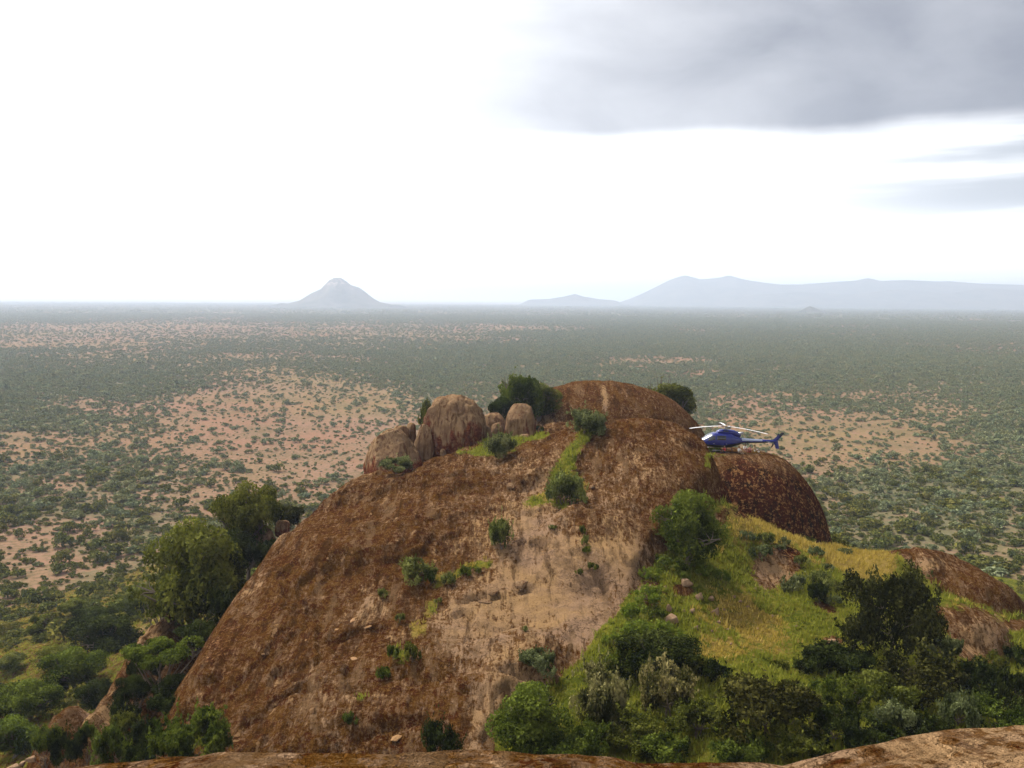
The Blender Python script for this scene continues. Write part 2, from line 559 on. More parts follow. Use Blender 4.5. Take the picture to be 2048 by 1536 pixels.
R_PTS += [(8, 112, H0 - 16.8), (16, 108, H0 - 18.5), (-16, 116, H0 - 20.5), (-4, 122, H0 - 19), (5, 132, H0 - 18.5), (-14, 45, H0 - 29.5), (0, 46, H0 - 29)]
R_OUT = [(p[0], p[1]) for p in LEFT_EDGE] + [(-19.5, 50), (-10, 48.5), (0, 49.5), (4, 55), (6.5, 64), (9.5, 71), (13, 80), (18, 87), (21.2, 92), (21.5, 97), (20, 104),
                                             (16, 112), (15, 128), (8, 136), (0, 134), (-4, 124), (-14, 120), (-17.5, 115)]
G_PTS = PD((1436, 1006, 90), (1500, 1040, 98), (1560, 1064, 100), (1668, 1104, 101), (1800, 1113, 101), (1900, 1140, 97), (2048, 1222, 90),
           (1350, 1150, 77), (1500, 1150, 84), (1440, 1230, 74), (1600, 1200, 79), (1700, 1250, 74), (1800, 1250, 75), (1900, 1190, 88), (2000, 1260, 82), (2048, 1310, 79),
           (1290, 1250, 66.5), (1500, 1350, 63), (1310, 1400, 58), (1700, 1400, 60), (1900, 1400, 62), (1180, 1450, 54), (1500, 1480, 52.5), (1800, 1460, 54), (2048, 1460, 60))
G_PTS += [(0, 40, H0 - 27.5), (15, 38, H0 - 27), (32, 38, H0 - 27), (46, 44, H0 - 30), (30, 112, H0 - 28), (42, 110, H0 - 29), (60, 85, H0 - 33), (60, 60, H0 - 33)]
G_OUT = [(2, 52), (8, 66), (13, 76), (20, 88), (24, 100), (34, 106), (44, 103), (49, 93), (55, 84), (58, 66), (52, 44), (34, 34), (12, 34), (1, 42)]
Rf, Gf = tps(R_PTS, 6.0), tps(G_PTS, 6.0)
SPINE1 = PD((335, 1232, 80), (290, 1268, 76), (250, 1330, 71), (205, 1400, 66), (170, 1455, 62), (145, 1536, 58))
SPINE2 = PD((150, 1405, 71), (110, 1440, 67), (85, 1480, 64), (70, 1540, 60))
CORE = [(-22, 56), (-20, 80), (-16, 104), (-14, 120), (0, 140), (14, 152), (30, 140), (40, 116), (50, 96), (56, 80), (52, 48), (30, 36), (0, 40), (-14, 46)]


def dome(x, y, cx, cy, a, b, top, h, p, q, rot=0.0):
    c, s = math.cos(rot), math.sin(rot)
    dx, dy = x - cx, y - cy
    ex, ey = dx * c + dy * s, -dx * s + dy * c
    r = np.hypot(ex / a, ey / b)
    z = top - h * (1 - np.power(np.clip(1 - np.power(np.minimum(r, 1), p), 0, 1), 1 / q))
    return np.where(r < 1, z, top - h - (r - 1) * 30)


def layers(x, y):
    """the height of each separate rock body, before joining them"""
    # exfoliation sheets: broad low steps that break the smooth domes
    n_lo = fbm(x / 9.0, y / 9.0, octaves=3, seed=1)
    n_md = fbm(x / 2.6, y / 2.6, octaves=4, seed=2)
    n_hi = fbm(x / 0.8, y / 0.8, octaves=3, seed=3)
    fl = x * 0.62 - y * 0.78
    al = x * 0.78 + y * 0.62
    rip = fbm(fl / 1.4, al / 9.0, octaves=3, seed=4)
    rough = (n_md - 0.5) * 0.55 + (n_hi - 0.5) * 0.22 + (rip - 0.5) * 0.45
    sh = n_lo + 0.10 * (n_md - 0.5)
    sheets = 0.0
    for lv, hh in ((0.42, 0.30), (0.50, 0.45), (0.56, 0.25), (0.62, 0.35)):
        sheets = sheets + hh * sstep(sh, lv - 0.006, lv + 0.006)
    R = Rf(x, y)
    R = np.clip(R, H0 - 40, H0 - 11)
    sd = sdist(x, y, R_OUT) + (n_lo - 0.5) * 1.6
    o = np.maximum(sd + 0.6, 0)
    R = R - (0.25 * o ** 2 / (1 + 0.1 * o) + 0.9 * o) + rough + sheets - 0.6
    G = np.clip(Gf(x, y), H0 - 40, H0 - 18)
    o = np.maximum(sdist(x, y, G_OUT), 0)
    G = G - (0.06 * o ** 2 / (1 + 0.06 * o) + 0.55 * o) + (n_md - 0.5) * 0.5 + (n_lo - 0.5) * 1.0 + (n_hi - .5) * .12
    D1 = dome(x, y, 27.2, 113.5, 12.8, 12.5, H0 - 17.6, 16, 2.2, 2.0) + 0.5 * rough + (n_lo - 0.5) * 0.5
    D1 = -smax(-D1, -(H0 - 18.62 - 0.055 * (x - 27) + 0.10 * rough), 1.1)
    D2 = dome(x, y, 13.9, 145, 18.0, 14, H0 - 12.9, 13, 2.1, 1.9) + 0.6 * rough + (n_lo - 0.5) * 0.6
    D3 = dome(x, y, 42, 93, 11, 7.5, H0 - 26.3, 8, 2.2, 1.8, -0.45) + 0.7 * rough + sheets * 0.6        # right ledge
    D4 = dome(x, y, 39, 79, 5.5, 5.5, H0 - 27.0, 5, 2.2, 1.8, -0.6) + 0.7 * rough + sheets * 0.6
    # slanting rock fins in the ravine on the left
    fins = np.full(np.shape(x), -50.0)
    for sp, kr in ((SPINE1, 1.25), (SPINE2, 1.3)):
        d, t = seg_dist(x, y, sp)
        i = np.clip(t.astype(int), 0, len(sp) - 2); f = t - i
        arr = np.array(sp)
        zc = arr[i, 2] * (1 - f) + arr[i + 1, 2] * f
        xc = arr[i, 0] * (1 - f) + arr[i + 1, 0] * f
        sl = np.where(x < xc, 2.3, kr)
        fins = np.maximum(fins, zc - sl * np.maximum(d - 0.25, 0) + 1.3 * (n_md - 0.5) + rough * 0.6)
    D = np.maximum(sdist(x, y, CORE), -6)
    L = 33.5 - 0.42 * np.maximum(D, 0) + 0.0011 * np.maximum(D, 0) ** 2 + (n_lo - 0.5) * 3.0 + (n_md - 0.5) * 0.8
    L = np.where(D > 150, -3.0, L)
    # saddle carrying the trees behind the left cliff
    L = L + 5.5 * np.exp(-(((x + 27) / 7) ** 2 + ((y - 90) / 10) ** 2))
    L = np.maximum(L, -1.5)
    return dict(R=R, G=G, D1=D1, D2=D2, D3=D3, D4=D4, F=fins, L=L)


def hill_z(x, y, parts=False):
    x = np.asarray(x, float); y = np.asarray(y, float)
    q = layers(x, y)
    rock = smax(q['R'], q['D2'], 0.5)
    rock = smax(rock, q['D1'], 0.25)
    rock = smax(rock, q['F'], 0.3)
    rock = smax(rock, q['D3'], 0.3)
    rock = smax(rock, q['D4'], 0.3)
    soil = smax(q['G'], q['L'], 1.5)
    z = smax(rock, soil, 0.35)
    if parts:
        return z, rock - soil, q
    return z


def nonuni(lo, a, b, hi, fine, coarse):
    l = [a]
    s = fine
    while l[-1] > lo:
        s = min(s * 1.12, coarse); l.append(l[-1] - s)
    l = l[::-1]
    mid = list(np.arange(a + fine, b, fine))
    r = [mid[-1]]; s = fine
    while r[-1] < hi:
        s = min(s * 1.12, coarse); r.append(r[-1] + s)
    return np.array(l + mid + r[1:])


hx = nonuni(-190, -34, 56, 200, 0.22, 5.0)
hy = nonuni(14, 46, 126, 300, 0.24, 5.0)
_gx, _gy = np.meshgrid(hx, hy)
HZ = hill_z(_gx, _gy)


def hz(x, y):
    """height of the built hill mesh (bilinear), plain outside it"""
    x = np.asarray(x, float); y = np.asarray(y, float)
    i = np.clip(np.searchsorted(hx, x) - 1, 0, len(hx) - 2)
    j = np.clip(np.searchsorted(hy, y) - 1, 0, len(hy) - 2)
    fx = np.clip((x - hx[i]) / (hx[i + 1] - hx[i]), 0, 1); fy = np.clip((y - hy[j]) / (hy[j + 1] - hy[j]), 0, 1)
    z = (HZ[j, i] * (1 - fx) + HZ[j, i + 1] * fx) * (1 - fy) + (HZ[j + 1, i] * (1 - fx) + HZ[j + 1, i + 1] * fx) * fy
    ok = (x > hx[0]) & (x < hx[-1]) & (y > hy[0]) & (y < hy[-1])
    return np.where(ok, np.maximum(z, 0.0), 0.0)


def hit(u, v, d0=30.0):
    """first point of the hill or plain behind a pixel"""
    r = ray(float(u), float(v)); r = r / r[1]
    ds = np.concatenate([np.arange(d0, 200, 0.15), np.arange(200, 3000, 2.0)])
    z = H0 + r[2] * ds
    g = hz(r[0] * ds, ds)
    k = np.argmax(z < g)
    d = ds[k]
    return np.array([r[0] * d, d, float(hz(r[0] * d, d))])


# joints and lifted sheet edges seen on the granite: a groove, higher on its uphill side
CRACKS = [([(1010, 1080), (1050, 1086), (1090, 1094), (1130, 1106), (1170, 1122), (1225, 1142)], .45, .35), ([(1190, 1146), (1205, 1172), (1222, 1205), (1236, 1225)], .5, .2), ([(920, 1212), (950, 1202), (985, 1196), (1008, 1190)], .3, .4),
          ([(1018, 1172), (1035, 1178), (1062, 1186)], .5, .35), ([(900, 1236), (925, 1230), (940, 1240), (946, 1262)], .35, .35), ([(985, 1348), (1030, 1342), (1075, 1346), (1110, 1362), (1135, 1382)], .6, .3), ([(905, 1380), (940, 1378), (965, 1392), (968, 1420)], .4, .3),
          ([(1125, 1140), (1160, 1134), (1200, 1140)], .3, .2), ([(790, 1360), (830, 1352), (850, 1372)], .35, .25), ([(700, 1500), (780, 1455), (860, 1440)], .35, .3), ([(1010, 985), (1040, 978), (1060, 984)], .4, .4), ([(430, 1260), (455, 1215), (500, 1160), (545, 1105)], .5, .1),
          ([(1215, 1095), (1250, 1130), (1290, 1150)], .3, .25), ([(640, 1290), (720, 1262), (790, 1255)], .3, .25), ([(520, 1420), (600, 1380), (660, 1372)], .3, .25), ([(1310, 905), (1350, 925), (1385, 965)], .25, .2), ([(960, 1010), (1040, 1030), (1100, 1020)], .3, .25)]
_add = np.zeros_like(HZ)
_sub = (_gx > -30) & (_gx < 30) & (_gy > 46) & (_gy < 120)
_sx, _sy = _gx[_sub], _gy[_sub]
for pts, dep, stp in CRACKS:
    line = [hit(*p_)[:2] for p_ in pts]
    wob_ = (fbm(_sx / .7, _sy / .7, octaves=3, seed=17) - .5) * .9
    d_, t_ = seg_dist(_sx + wob_, _sy + wob_, line)
    endf = sstep(t_, 0.0, 0.4) * sstep(len(pts) - 1 - t_, 0.0, 0.4)
    i_ = np.clip(t_.astype(int), 0, len(line) - 2)
    la = np.array(line)
    tx, ty = (la[i_ + 1] - la[i_]).T
    crs = tx * (_sy + wob_ - la[i_, 1]) - ty * (_sx + wob_ - la[i_, 0])
    upside = np.where(crs > 0, 1.0, 0.0)
    _add[_sub] += endf * (-dep * np.exp(-(d_ / .22) ** 2) + stp * upside * np.exp(-(d_ / 2.2) ** 2) * sstep(d_, 0.0, 0.2))
HZ = HZ + _add
hv = np.stack([_gx, _gy, HZ], -1).reshape(-1, 3)
_i = (np.arange(len(hy) - 1)[:, None] * len(hx) + np.arange(len(hx) - 1)[None, :]).ravel()
hill_me = mesh_np('rocky_hill', hv, np.stack([_i, _i + 1, _i + len(hx) + 1, _i + len(hx)], -1), True)

# painted masks: where turf grows, where the granite is bare, where it is stained
def blobs(u, v, lst):
    t = np.zeros(np.shape(u))
    for cu, cv, ru, rv, a, *rot in lst:
        th = math.radians(rot[0]) if rot else 0.0
        du, dv = u - cu, v - cv
        e = ((du * math.cos(th) + dv * math.sin(th)) / ru) ** 2 + ((-du * math.sin(th) + dv * math.cos(th)) / rv) ** 2
        t = t + a * np.exp(-e)
    return t


GRASS_POLY = [(1312, 1118), (1436, 1002), (1480, 1022), (1560, 1060), (1680, 1098), (1800, 1108), (1880, 1180), (2060, 1225), (2060, 1500), (1640, 1500),
              (1250, 1530), (985, 1520), (1010, 1400), (1180, 1330), (1235, 1235)]
GRASS_ADD = [(1170, 872, 22, 16, 1.1, -45), (1140, 910, 18, 26, 1.1, 20), (1118, 955, 26, 30, 1.0), (1075, 1000, 36, 14, 1.0, -20), (1120, 1010, 20, 12, .8),
             (1000, 888, 42, 20, 1.3), (960, 905, 26, 8, 1.1), (1070, 872, 30, 10, 1.0), (1160, 972, 20, 34, .7), (830, 1140, 36, 16, .9, -30), (930, 1140, 46, 12, .85, -28),
             (880, 1160, 22, 18, .8), (862, 1215, 16, 26, .8, 25), (835, 1260, 22, 22, .85), (800, 1310, 26, 24, .75), (1000, 1065, 26, 14, .8), (975, 1130, 20, 10, .7),
             (1075, 1320, 40, 14, .8), (720, 1395, 18, 12, .7), (765, 1350, 16, 12, .7), (1415, 922, 9, 26, .75), (1405, 980, 8, 20, .5), (1440, 910, 24, 5, .6), (1510, 905, 40, 7, .5),
             (1175, 1095, 12, 14, .7), (1165, 1060, 10, 14, .6), (380, 1480, 60, 30, .9), (1150, 1355, 26, 12, .6), (920, 905, 12, 5, .9)]
ROCK_ADD = [(1545, 1135, 34, 38, 1.3, 20), (1580, 1120, 22, 20, 1.0), (1930, 1150, 130, 26, 1.25, 27), (1955, 1275, 60, 46, 1.2, 38), (1300, 1185, 24, 26, .75), (1365, 1180, 20, 12, .9),
            (1650, 1215, 22, 8, .9, 20), (1665, 1285, 20, 12, 1.0), (1485, 1025, 30, 16, .45, 25), (1440, 1035, 16, 20, .5), (2030, 1250, 20, 10, .8), (1750, 1235, 14, 10, .7), (1905, 1240, 60, 16, .5, 30)]
DRY = [(1600, 1060, 130, 40, .85, 20), (1480, 1060, 40, 50, .6), (1480, 1230, 90, 55, .75), (1430, 1300, 60, 30, .5), (1165, 970, 22, 34, .9), (880, 1170, 90, 60, .55), (835, 1270, 40, 60, .6),
       (1950, 1215, 100, 40, .35), (1075, 1000, 40, 20, .45), (1510, 905, 40, 10, 1.0), (1700, 1120, 80, 30, .8), (1560, 1290, 60, 40, .5), (1760, 1130, 60, 40, .6)]
PALE = [(1120, 1180, 130, 80, 1.0), (1180, 1260, 60, 50, .9), (1000, 1060, 90, 50, .45), (1080, 1040, 60, 60, .55), (1050, 1380, 70, 36, 1.0), (980, 1330, 90, 70, .45), (930, 1240, 70, 60, .7),
        (740, 1220, 60, 30, .6, -30), (1240, 1010, 50, 60, .35), (1300, 950, 70, 26, .35), (660, 1400, 120, 90, .3), (960, 1450, 30, 60, .8), (1090, 960, 80, 40, .35), (560, 1060, 40, 20, .8, -40),
        (500, 1180, 20, 60, .5, 35), (1000, 930, 120, 20, .3), (1090, 835, 30, 20, .7), (1170, 1110, 120, 30, .7), (1955, 1275, 70, 50, .8), (1850, 1130, 60, 20, .6), (300, 1280, 60, 60, .7), (200, 1450, 60, 60, .7),
        (1545, 1135, 50, 50, .8), (700, 960, 60, 20, .3, -30), (1260, 1120, 40, 60, .5), (1370, 880, 30, 20, .2), (1520, 925, 80, 16, .4, 10), (1208, 785, 5, 12, 1.6), (1212, 806, 4, 10, 1.6), (1206, 820, 3, 6, 1.2), (1000, 1000, 300, 40, .12), (1090, 1200, 150, 110, .35), (1250, 900, 140, 30, .18)]
REDS = [(1560, 1015, 110, 75, 1.1, 20), (1615, 1060, 70, 70, .9), (1480, 985, 40, 70, .8), (1350, 1010, 40, 50, .45), (1270, 1080, 40, 40, .40), (960, 1370, 70, 40, .35), (430, 1290, 60, 130, .42, 30), (520, 1370, 110, 110, .28), (620, 1470, 160, 50, .25), (640, 1180, 120, 50, .2, -30), (2000, 1180, 60, 16, .4, 28)]

x_, y_, z_ = hv[:, 0], hv[:, 1], hv[:, 2]
zz_, rs_, q_ = hill_z(x_, y_, True)
hu, hvv, _c = project(x_, y_, z_)
inpoly = inside(hu, hvv, GRASS_POLY)
soil_here = sstep(rs_, 0.35, -0.25)
g = np.where(inpoly, 0.85, 0.0)
g = np.maximum(g, soil_here * np.where(x_ < -22, 0.52, 0.85))
g = np.where(rs_ > 2.0, np.where(inpoly & (q_['D1'] < z_ - 1) & (q_['R'] < z_ - 1), g, 0.0), g)
near = (y_ > 30) & (y_ < 175)
g = g + np.where(near, 0.85 * blobs(hu, hvv, GRASS_ADD), 0) - np.where(near, 1.2 * blobs(hu, hvv, ROCK_ADD), 0)
grass_attr = np.clip(g, 0, 1)
dry_attr = np.clip(np.where(near, blobs(hu, hvv, DRY), 0.2) + 0.12 * (x_ < -22), 0, 1)
pale_attr = np.clip(np.where(near, blobs(hu, hvv, PALE), 0.2), 0, 1)
red_attr = np.clip(np.where(near, blobs(hu, hvv, REDS), 0), 0, 1)
set_attr(hill_me, 'grass', grass_attr)
set_attr(hill_me, 'dry', dry_attr)
set_attr(hill_me, 'pale', pale_attr)
set_attr(hill_me, 'red', red_attr)
hill = link('rocky_hill', hill_me, M['hill'])
tag(hill, 'long brown granite whaleback hill with grassy gully below the camera', 'hill', kind='structure')

GA = grass_attr.reshape(len(hy), len(hx)); DA = dry_attr.reshape(len(hy), len(hx))


def samp(A, x, y):
    i = np.clip(np.searchsorted(hx, x) - 1, 0, len(hx) - 2)
    j = np.clip(np.searchsorted(hy, y) - 1, 0, len(hy) - 2)
    return A[j, i]


# the ledge the photographer stands on
LEDGE_V = np.array([(-300, 1600), (0, 1562), (150, 1538), (300, 1518), (450, 1506), (700, 1506), (1000, 1511), (1200, 1517), (1300, 1526), (1500, 1527), (1600, 1531), (1650, 1518), (1720, 1498), (1850, 1474), (1950, 1462), (2048, 1455), (2300, 1445)], float)


def ledge_z(x, y):
    n1 = fbm(x / 1.6, y / 1.6, octaves=4, seed=6); n2 = fbm(x / .35, y / .35, octaves=3, seed=7)
    e = 8.3 + 0.25 * np.sin(x * 0.7)
    u = 1024 + F * x / e
    vv = np.interp(u, LEDGE_V[:, 0], LEDGE_V[:, 1])
    ze = H0 - (vv - 597 - (u - 1024) * 0.008) / F * e * 1.012 - 0.085
    d = y - e
    z = np.where(d < 0, ze - 0.295 * d - 0.012 * d ** 2, ze - 0.5 * d - 1.1 * d ** 2)
    return np.maximum(z, H0 - 30) + (n1 - 0.5) * 0.10 + (n2 - 0.5) * 0.07


lme, lv_ = grid_mesh('rock_ledge', np.arange(-14, 16, 0.09), np.concatenate([np.arange(-6, 5, 0.3), np.arange(5, 15, 0.07)]), ledge_z)
lu, lvv, _c = project(lv_[:, 0], lv_[:, 1], lv_[:, 2])
set_attr(lme, 'grass', np.zeros(len(lv_))); set_attr(lme, 'dry', np.zeros(len(lv_)))
set_attr(lme, 'pale', np.clip(0.25 + 0.45 * sstep(lv_[:, 0], 2, 3.5), 0, 1)); set_attr(lme, 'red', np.zeros(len(lv_)))
ledge = link('rock_ledge', lme, M['hill'])
tag(ledge, 'brown weathered granite ledge at the viewpoint above the gully', 'ledge', kind='structure')

# ------------------------------------------------------------------ the plain, with its cover of bush
OPEN = [(560, 850, 190, 75, .95), (640, 790, 120, 30, .7), (650, 950, 150, 50, .6), (440, 820, 80, 30, .5), (150, 810, 60, 14, .7), (60, 880, 70, 14, .7), (100, 960, 60, 12, .45), (40, 1085, 70, 26, .45),
        (170, 1060, 60, 20, .5), (60, 1150, 60, 20, .4), (300, 1000, 90, 16, .35), (480, 985, 90, 24, .45), (1640, 850, 240, 60, 1.0), (1760, 900, 180, 40, .9), (1500, 800, 90, 22, .8), (1600, 930, 80, 40, .6), (1850, 820, 120, 18, .6),
        (100, 680, 260, 22, 1.0), (380, 660, 240, 16, .9), (700, 672, 260, 16, .8), (950, 662, 200, 10, .7), (60, 655, 160, 8, .6), (1060, 658, 140, 6, .6), (1330, 720, 110, 8, .7), (1230, 722, 120, 10, .6), (1560, 742, 80, 9, .7),
        (700, 720, 90, 8, .5), (560, 745, 160, 12, .35), (1000, 735, 60, 8, .45), (1700, 790, 160, 10, .7), (1660, 655, 100, 4, .35), (1820, 1030, 30, 14, .6), (1700, 1000, 70, 20, .45)]
DENSE = [(150, 760, 320, 30, .5), (900, 740, 320, 50, .55), (1300, 690, 400, 26, .4), (1800, 700, 300, 70, .6), (1620, 800, 120, 8, .6, 3), (1800, 830, 130, 8, .5, 6), (1950, 870, 140, 22, .5), (1950, 1000, 180, 70, .7), (1750, 980, 100, 30, .3),
         (120, 960, 160, 30, .4), (1950, 940, 90, 24, .4), (100, 830, 160, 30, .35), (860, 800, 60, 60, .5), (1450, 770, 130, 12, .4)]


def cover_at(x, y):
    n = fbm(x / 260.0, y / 420.0, octaves=4, seed=8)
    n2 = fbm(x / 70.0, y / 90.0, octaves=3, seed=9)
    c = 0.62 + (n - 0.5) * 1.1 + (n2 - 0.5) * 0.75
    u, v, cc = project(x, y, np.zeros_like(x))
    vis = (u > -500) & (u < 2550) & (v > 596)
    jit = 1 + 0.0 * n
    c = c + np.where(vis, blobs(u * jit, v, DENSE) * 0.6 - blobs(u, v, OPEN) * 0.76, 0)
    r = np.hypot(x, y)
    c = np.where(r > 3200, np.maximum(c, 0.80 + (n - .5) * .5), c)
    return np.clip(c, 0.03, 1)


az = np.concatenate([np.radians(np.arange(-180, -46, 3.0)), np.radians(np.arange(-46, 46, 0.35)), np.radians(np.arange(46, 180, 3.0))])
rr = [20.0]
while rr[-1] < 44000:
    rr.append(rr[-1] * (1.022 if rr[-1] < 4000 else 1.05))
rr = np.array(rr)
ga, gr = np.meshgrid(az, rr)
pv = np.stack([np.sin(ga) * gr, np.cos(ga) * gr, np.zeros_like(ga)], -1).reshape(-1, 3)
na, nr = len(az), len(rr)
jj, ii = np.meshgrid(np.arange(nr - 1), np.arange(na), indexing='ij')
i2 = (ii + 1) % na
pf = np.stack([jj * na + ii, (jj + 1) * na + ii, (jj + 1) * na + i2, jj * na + i2], -1).reshape(-1, 4)
pf = pf[:, ::-1]
cv_ = np.concatenate([pv, [[0, 0, 0]]])
tri = np.stack([np.arange(na), (np.arange(na) + 1) % na], -1)
plain_me = mesh_np('plain', pv, pf, True)
cover = cover_at(pv[:, 0], pv[:, 1])
set_attr(plain_me, 'cover', cover)
set_attr(plain_me, 'dry', np.clip(0.5 + (fbm(pv[:, 0] / 130, pv[:, 1] / 130, octaves=3, seed=5) - 0.5) * 2.4, 0, 1))
plain = link('plain', plain_me, M['plain'])
tag(plain, 'wide pinkish sandy savanna plain dotted with bush reaching the horizon', 'plain', kind='structure')

# ------------------------------------------------------------------ far hills
M['far_hill'] = None


def make_far_mat():
    m, b, o = new_mat('far_wooded_hill')
    pos = b.n('ShaderNodeNewGeometry').outputs['Position']
    n = b.noise(pos, 0.006, 5, 0.65)
    n2 = b.noise(pos, 0.03, 4, 0.7)
    c = b.mix(b.ss(n, 0.4, 0.6), (0.040, 0.046, 0.030), (0.085, 0.078, 0.056))
    c = b.mix(b.m('MULTIPLY', b.ss(n2, 0.5, 0.65), b.attr('rocky')), c, (0.30, 0.23, 0.18))
    bsdf(b, o, c, 1.0, 0.0)
    return m


M['far_hill'] = make_far_mat()


def far_ridge(name, prof, d, depth, label, cat, seed, rough=0.06, nx=160, rocky=None):
    """a hill whose skyline follows (u, v) points, standing on the plain at distance d, with real depth"""
    us = np.array([p[0] for p in prof], float); vs = np.array([p[1] for p in prof], float)
    uu = np.linspace(us[0], us[-1], nx)
    tt = np.interp(uu, us, vs)
    top = np.array([P(a, b_, d) for a, b_ in zip(uu, tt)])
    fe = np.linspace(0, 1, nx)
    hgt = np.maximum(top[:, 2], 0) * sstep(fe, 0, 0.14) * sstep(1 - fe, 0, 0.14)
    ny = 60
    s = np.linspace(-1, 1, ny)
    V = np.zeros((ny, nx, 3))
    for j, t in enumerate(s):
        y = d + t * depth
        prof_t = np.maximum(0, 1 - abs(t)) ** 1.25
        k = y / d if False else 1.0
        x = top[:, 0] * k
        nz_ = fbm(x / (depth * .35), np.full(nx, y) / (depth * .35), octaves=5, seed=seed)
        h = hgt * prof_t * (1 + (nz_ - 0.5) * rough * 8 * min(1, abs(t) * 3)) + (nz_ - 0.5) * rough * hgt * (0.4 + 1.4 * abs(t))
        V[j, :, 0] = x; V[j, :, 1] = y; V[j, :, 2] = np.maximum(h, 0) - 3 * (abs(t) > .98) - 1
    i = (np.arange(ny - 1)[:, None] * nx + np.arange(nx - 1)[None, :]).ravel()
    f = np.stack([i, i + 1, i + nx + 1, i + nx], -1)
    me = mesh_np(name, V.reshape(-1, 3), f, True)
    rk = np.zeros(V.shape[:2])
    if rocky:
        rk = sstep(V[..., 2] / hgt.max(), rocky[0], rocky[1])
    set_attr(me, 'rocky', rk)
    o = link(name, me, M['far_hill'])
    tag(o, label, cat, kind='structure')
    return o


far_ridge('cone_hill', [(530, 612), (560, 604), (575, 607), (600, 600), (622, 586), (642, 577), (652, 566), (660, 558), (668, 554), (680, 553), (690, 559), (703, 569), (718, 574), (730, 583), (745, 595), (760, 604), (785, 609), (805, 608), (830, 613)],
          5700, 420, 'steep conical rock mountain alone on the plain', 'mountain', 1, 0.05, 220, (0.45, 0.8))
far_ridge('hill_range', [(1180, 604), (1230, 590), (1250, 575), (1300, 562), (1340, 553), (1370, 549), (1400, 557), (1440, 554), (1458, 549), (1475, 554), (1500, 560), (1560, 568), (1600, 568), (1660, 563), (1710, 560), (1735, 555), (1760, 561), (1810, 559),
                         (1870, 562), (1900, 561), (1960, 566), (2048, 569), (2150, 566), (2300, 574), (2450, 590), (2600, 606)],
          10300, 1350, 'long range of hazy blue hills along the horizon', 'hills', 2, 0.05, 300)
far_ridge('hill_range', [(1380, 606), (1480, 590), (1600, 583), (1700, 588), (1800, 578), (1900, 586), (1960, 576), (2060, 580), (2200, 575), (2400, 606)],
          9300, 850, 'low wooded foothills in front of the hazy range', 'hills', 3, 0.08, 200)
far_ridge('small_hill', [(1030, 600), (1100, 597), (1130, 592), (1150, 587), (1165, 592), (1200, 598), (1260, 603)], 9000, 380, 'small faint peak left of the hazy range', 'hill', 4, 0.06, 80)
far_ridge('small_hill', [(1580, 627), (1602, 622), (1612, 615), (1620, 612), (1630, 615), (1642, 621), (1665, 627)], 5000, 110, 'small dark pointed hillock on the plain before the range', 'hill', 5, 0.06, 60)
far_ridge('small_hill', [(330, 638), (370, 631), (395, 627), (408, 622), (416, 627), (440, 633), (470, 637)], 3500, 120, 'low dark hillock on the plain left of the cone mountain', 'hill', 6, 0.1, 60)

# ------------------------------------------------------------------ boulders and stones
def ico(sub):
    bm = bmesh.new()
    bmesh.ops.create_icosphere(bm, subdivisions=sub, radius=1.0)
    v = np.array([p.co[:] for p in bm.verts]); f = np.array([[q.index for q in p.verts] for p in bm.faces])
    bm.free()
    return v, f


def boulder(name, u0, u1, v0, v1, d, label, cat='boulder', seed=0, sub=5, under=0.0, squash=1.0, lean=0.0, stain=0.35, bury=0.35, power=2.6, group=None, mat='boulder', topw=1.0, rough=1.0, rz=0.0):
    """rounded boulder that fills the pixel box u0..u1, v0..v1 at distance d"""
    top = P((u0 + u1) / 2, v0, d); bot = P((u0 + u1) / 2, v1, d)
    rx = (u1 - u0) / 2 * d / F; hgt = top[2] - bot[2]
    base = P((u0 + u1) / 2, v1, d)
    n, f = ico(sub)
    s = np.power(np.abs(n), 2 / power) * np.sign(n)
    s = s / np.maximum(np.linalg.norm(s, axis=1, keepdims=True), 1e-6) * (0.45 + 0.55 * np.linalg.norm(s, axis=1, keepdims=True)) / 1.0
    s = n * (1 / np.power((np.abs(n) ** power).sum(1), 1 / power))[:, None]
    big = fbm(n[:, 0] * 1.3 + seed * 7.3, n[:, 1] * 1.3 + 3, n[:, 2] * 1.3, octaves=3) - 0.5
    med = fbm(n[:, 0] * 4 + seed, n[:, 1] * 4, n[:, 2] * 2.2 + 9, octaves=4) - 0.5
    s = s * (1 + rough * (0.36 * big + 0.16 * med))[:, None]
    rgb = np.random.default_rng(100 + seed)
    for _ in range(int(9 * rough)):
        nd = rgb.normal(size=3); nd[2] *= .6; nd /= np.linalg.norm(nd)
        lim = rgb.uniform(.86, 1.0)
        ex = s @ nd - lim
        s = s - np.maximum(ex, 0)[:, None] * nd * .93
    jn = np.abs(fbm(n[:, 0] * 1.7 + seed * 3, n[:, 1] * 1.7, n[:, 2] * 1.1 + 5, octaves=3) - .5)
    s = s * (1 - .07 * sstep(jn, .022, .0))[:, None]
    s = s * (1 + .03 * (fbm(n[:, 0] * 14 + seed, n[:, 1] * 14, n[:, 2] * 9, octaves=3) - .5))[:, None]
    z = s[:, 2]
    taper = 1 - under * sstep(-z, -0.05, 0.95)
    tw = 1 - (1 - topw) * sstep(z, 0.0, 1.0)
    x = s[:, 0] * rx * taper * tw + lean * z * rx
    y = s[:, 1] * rx * 0.95 * squash * taper * tw
    half = hgt * (1 + bury) / 2
    zz = z * half + hgt - half
    V = np.stack([x, y, zz], -1)
    me = mesh_np(name, V, f, True)
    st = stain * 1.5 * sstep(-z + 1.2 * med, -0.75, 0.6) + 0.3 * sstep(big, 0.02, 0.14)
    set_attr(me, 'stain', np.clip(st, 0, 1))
    o = link(name, me, M[mat])
    o.location = base
    o.rotation_euler = (0, 0, rz)
    tag(o, label, cat, group)
    return o


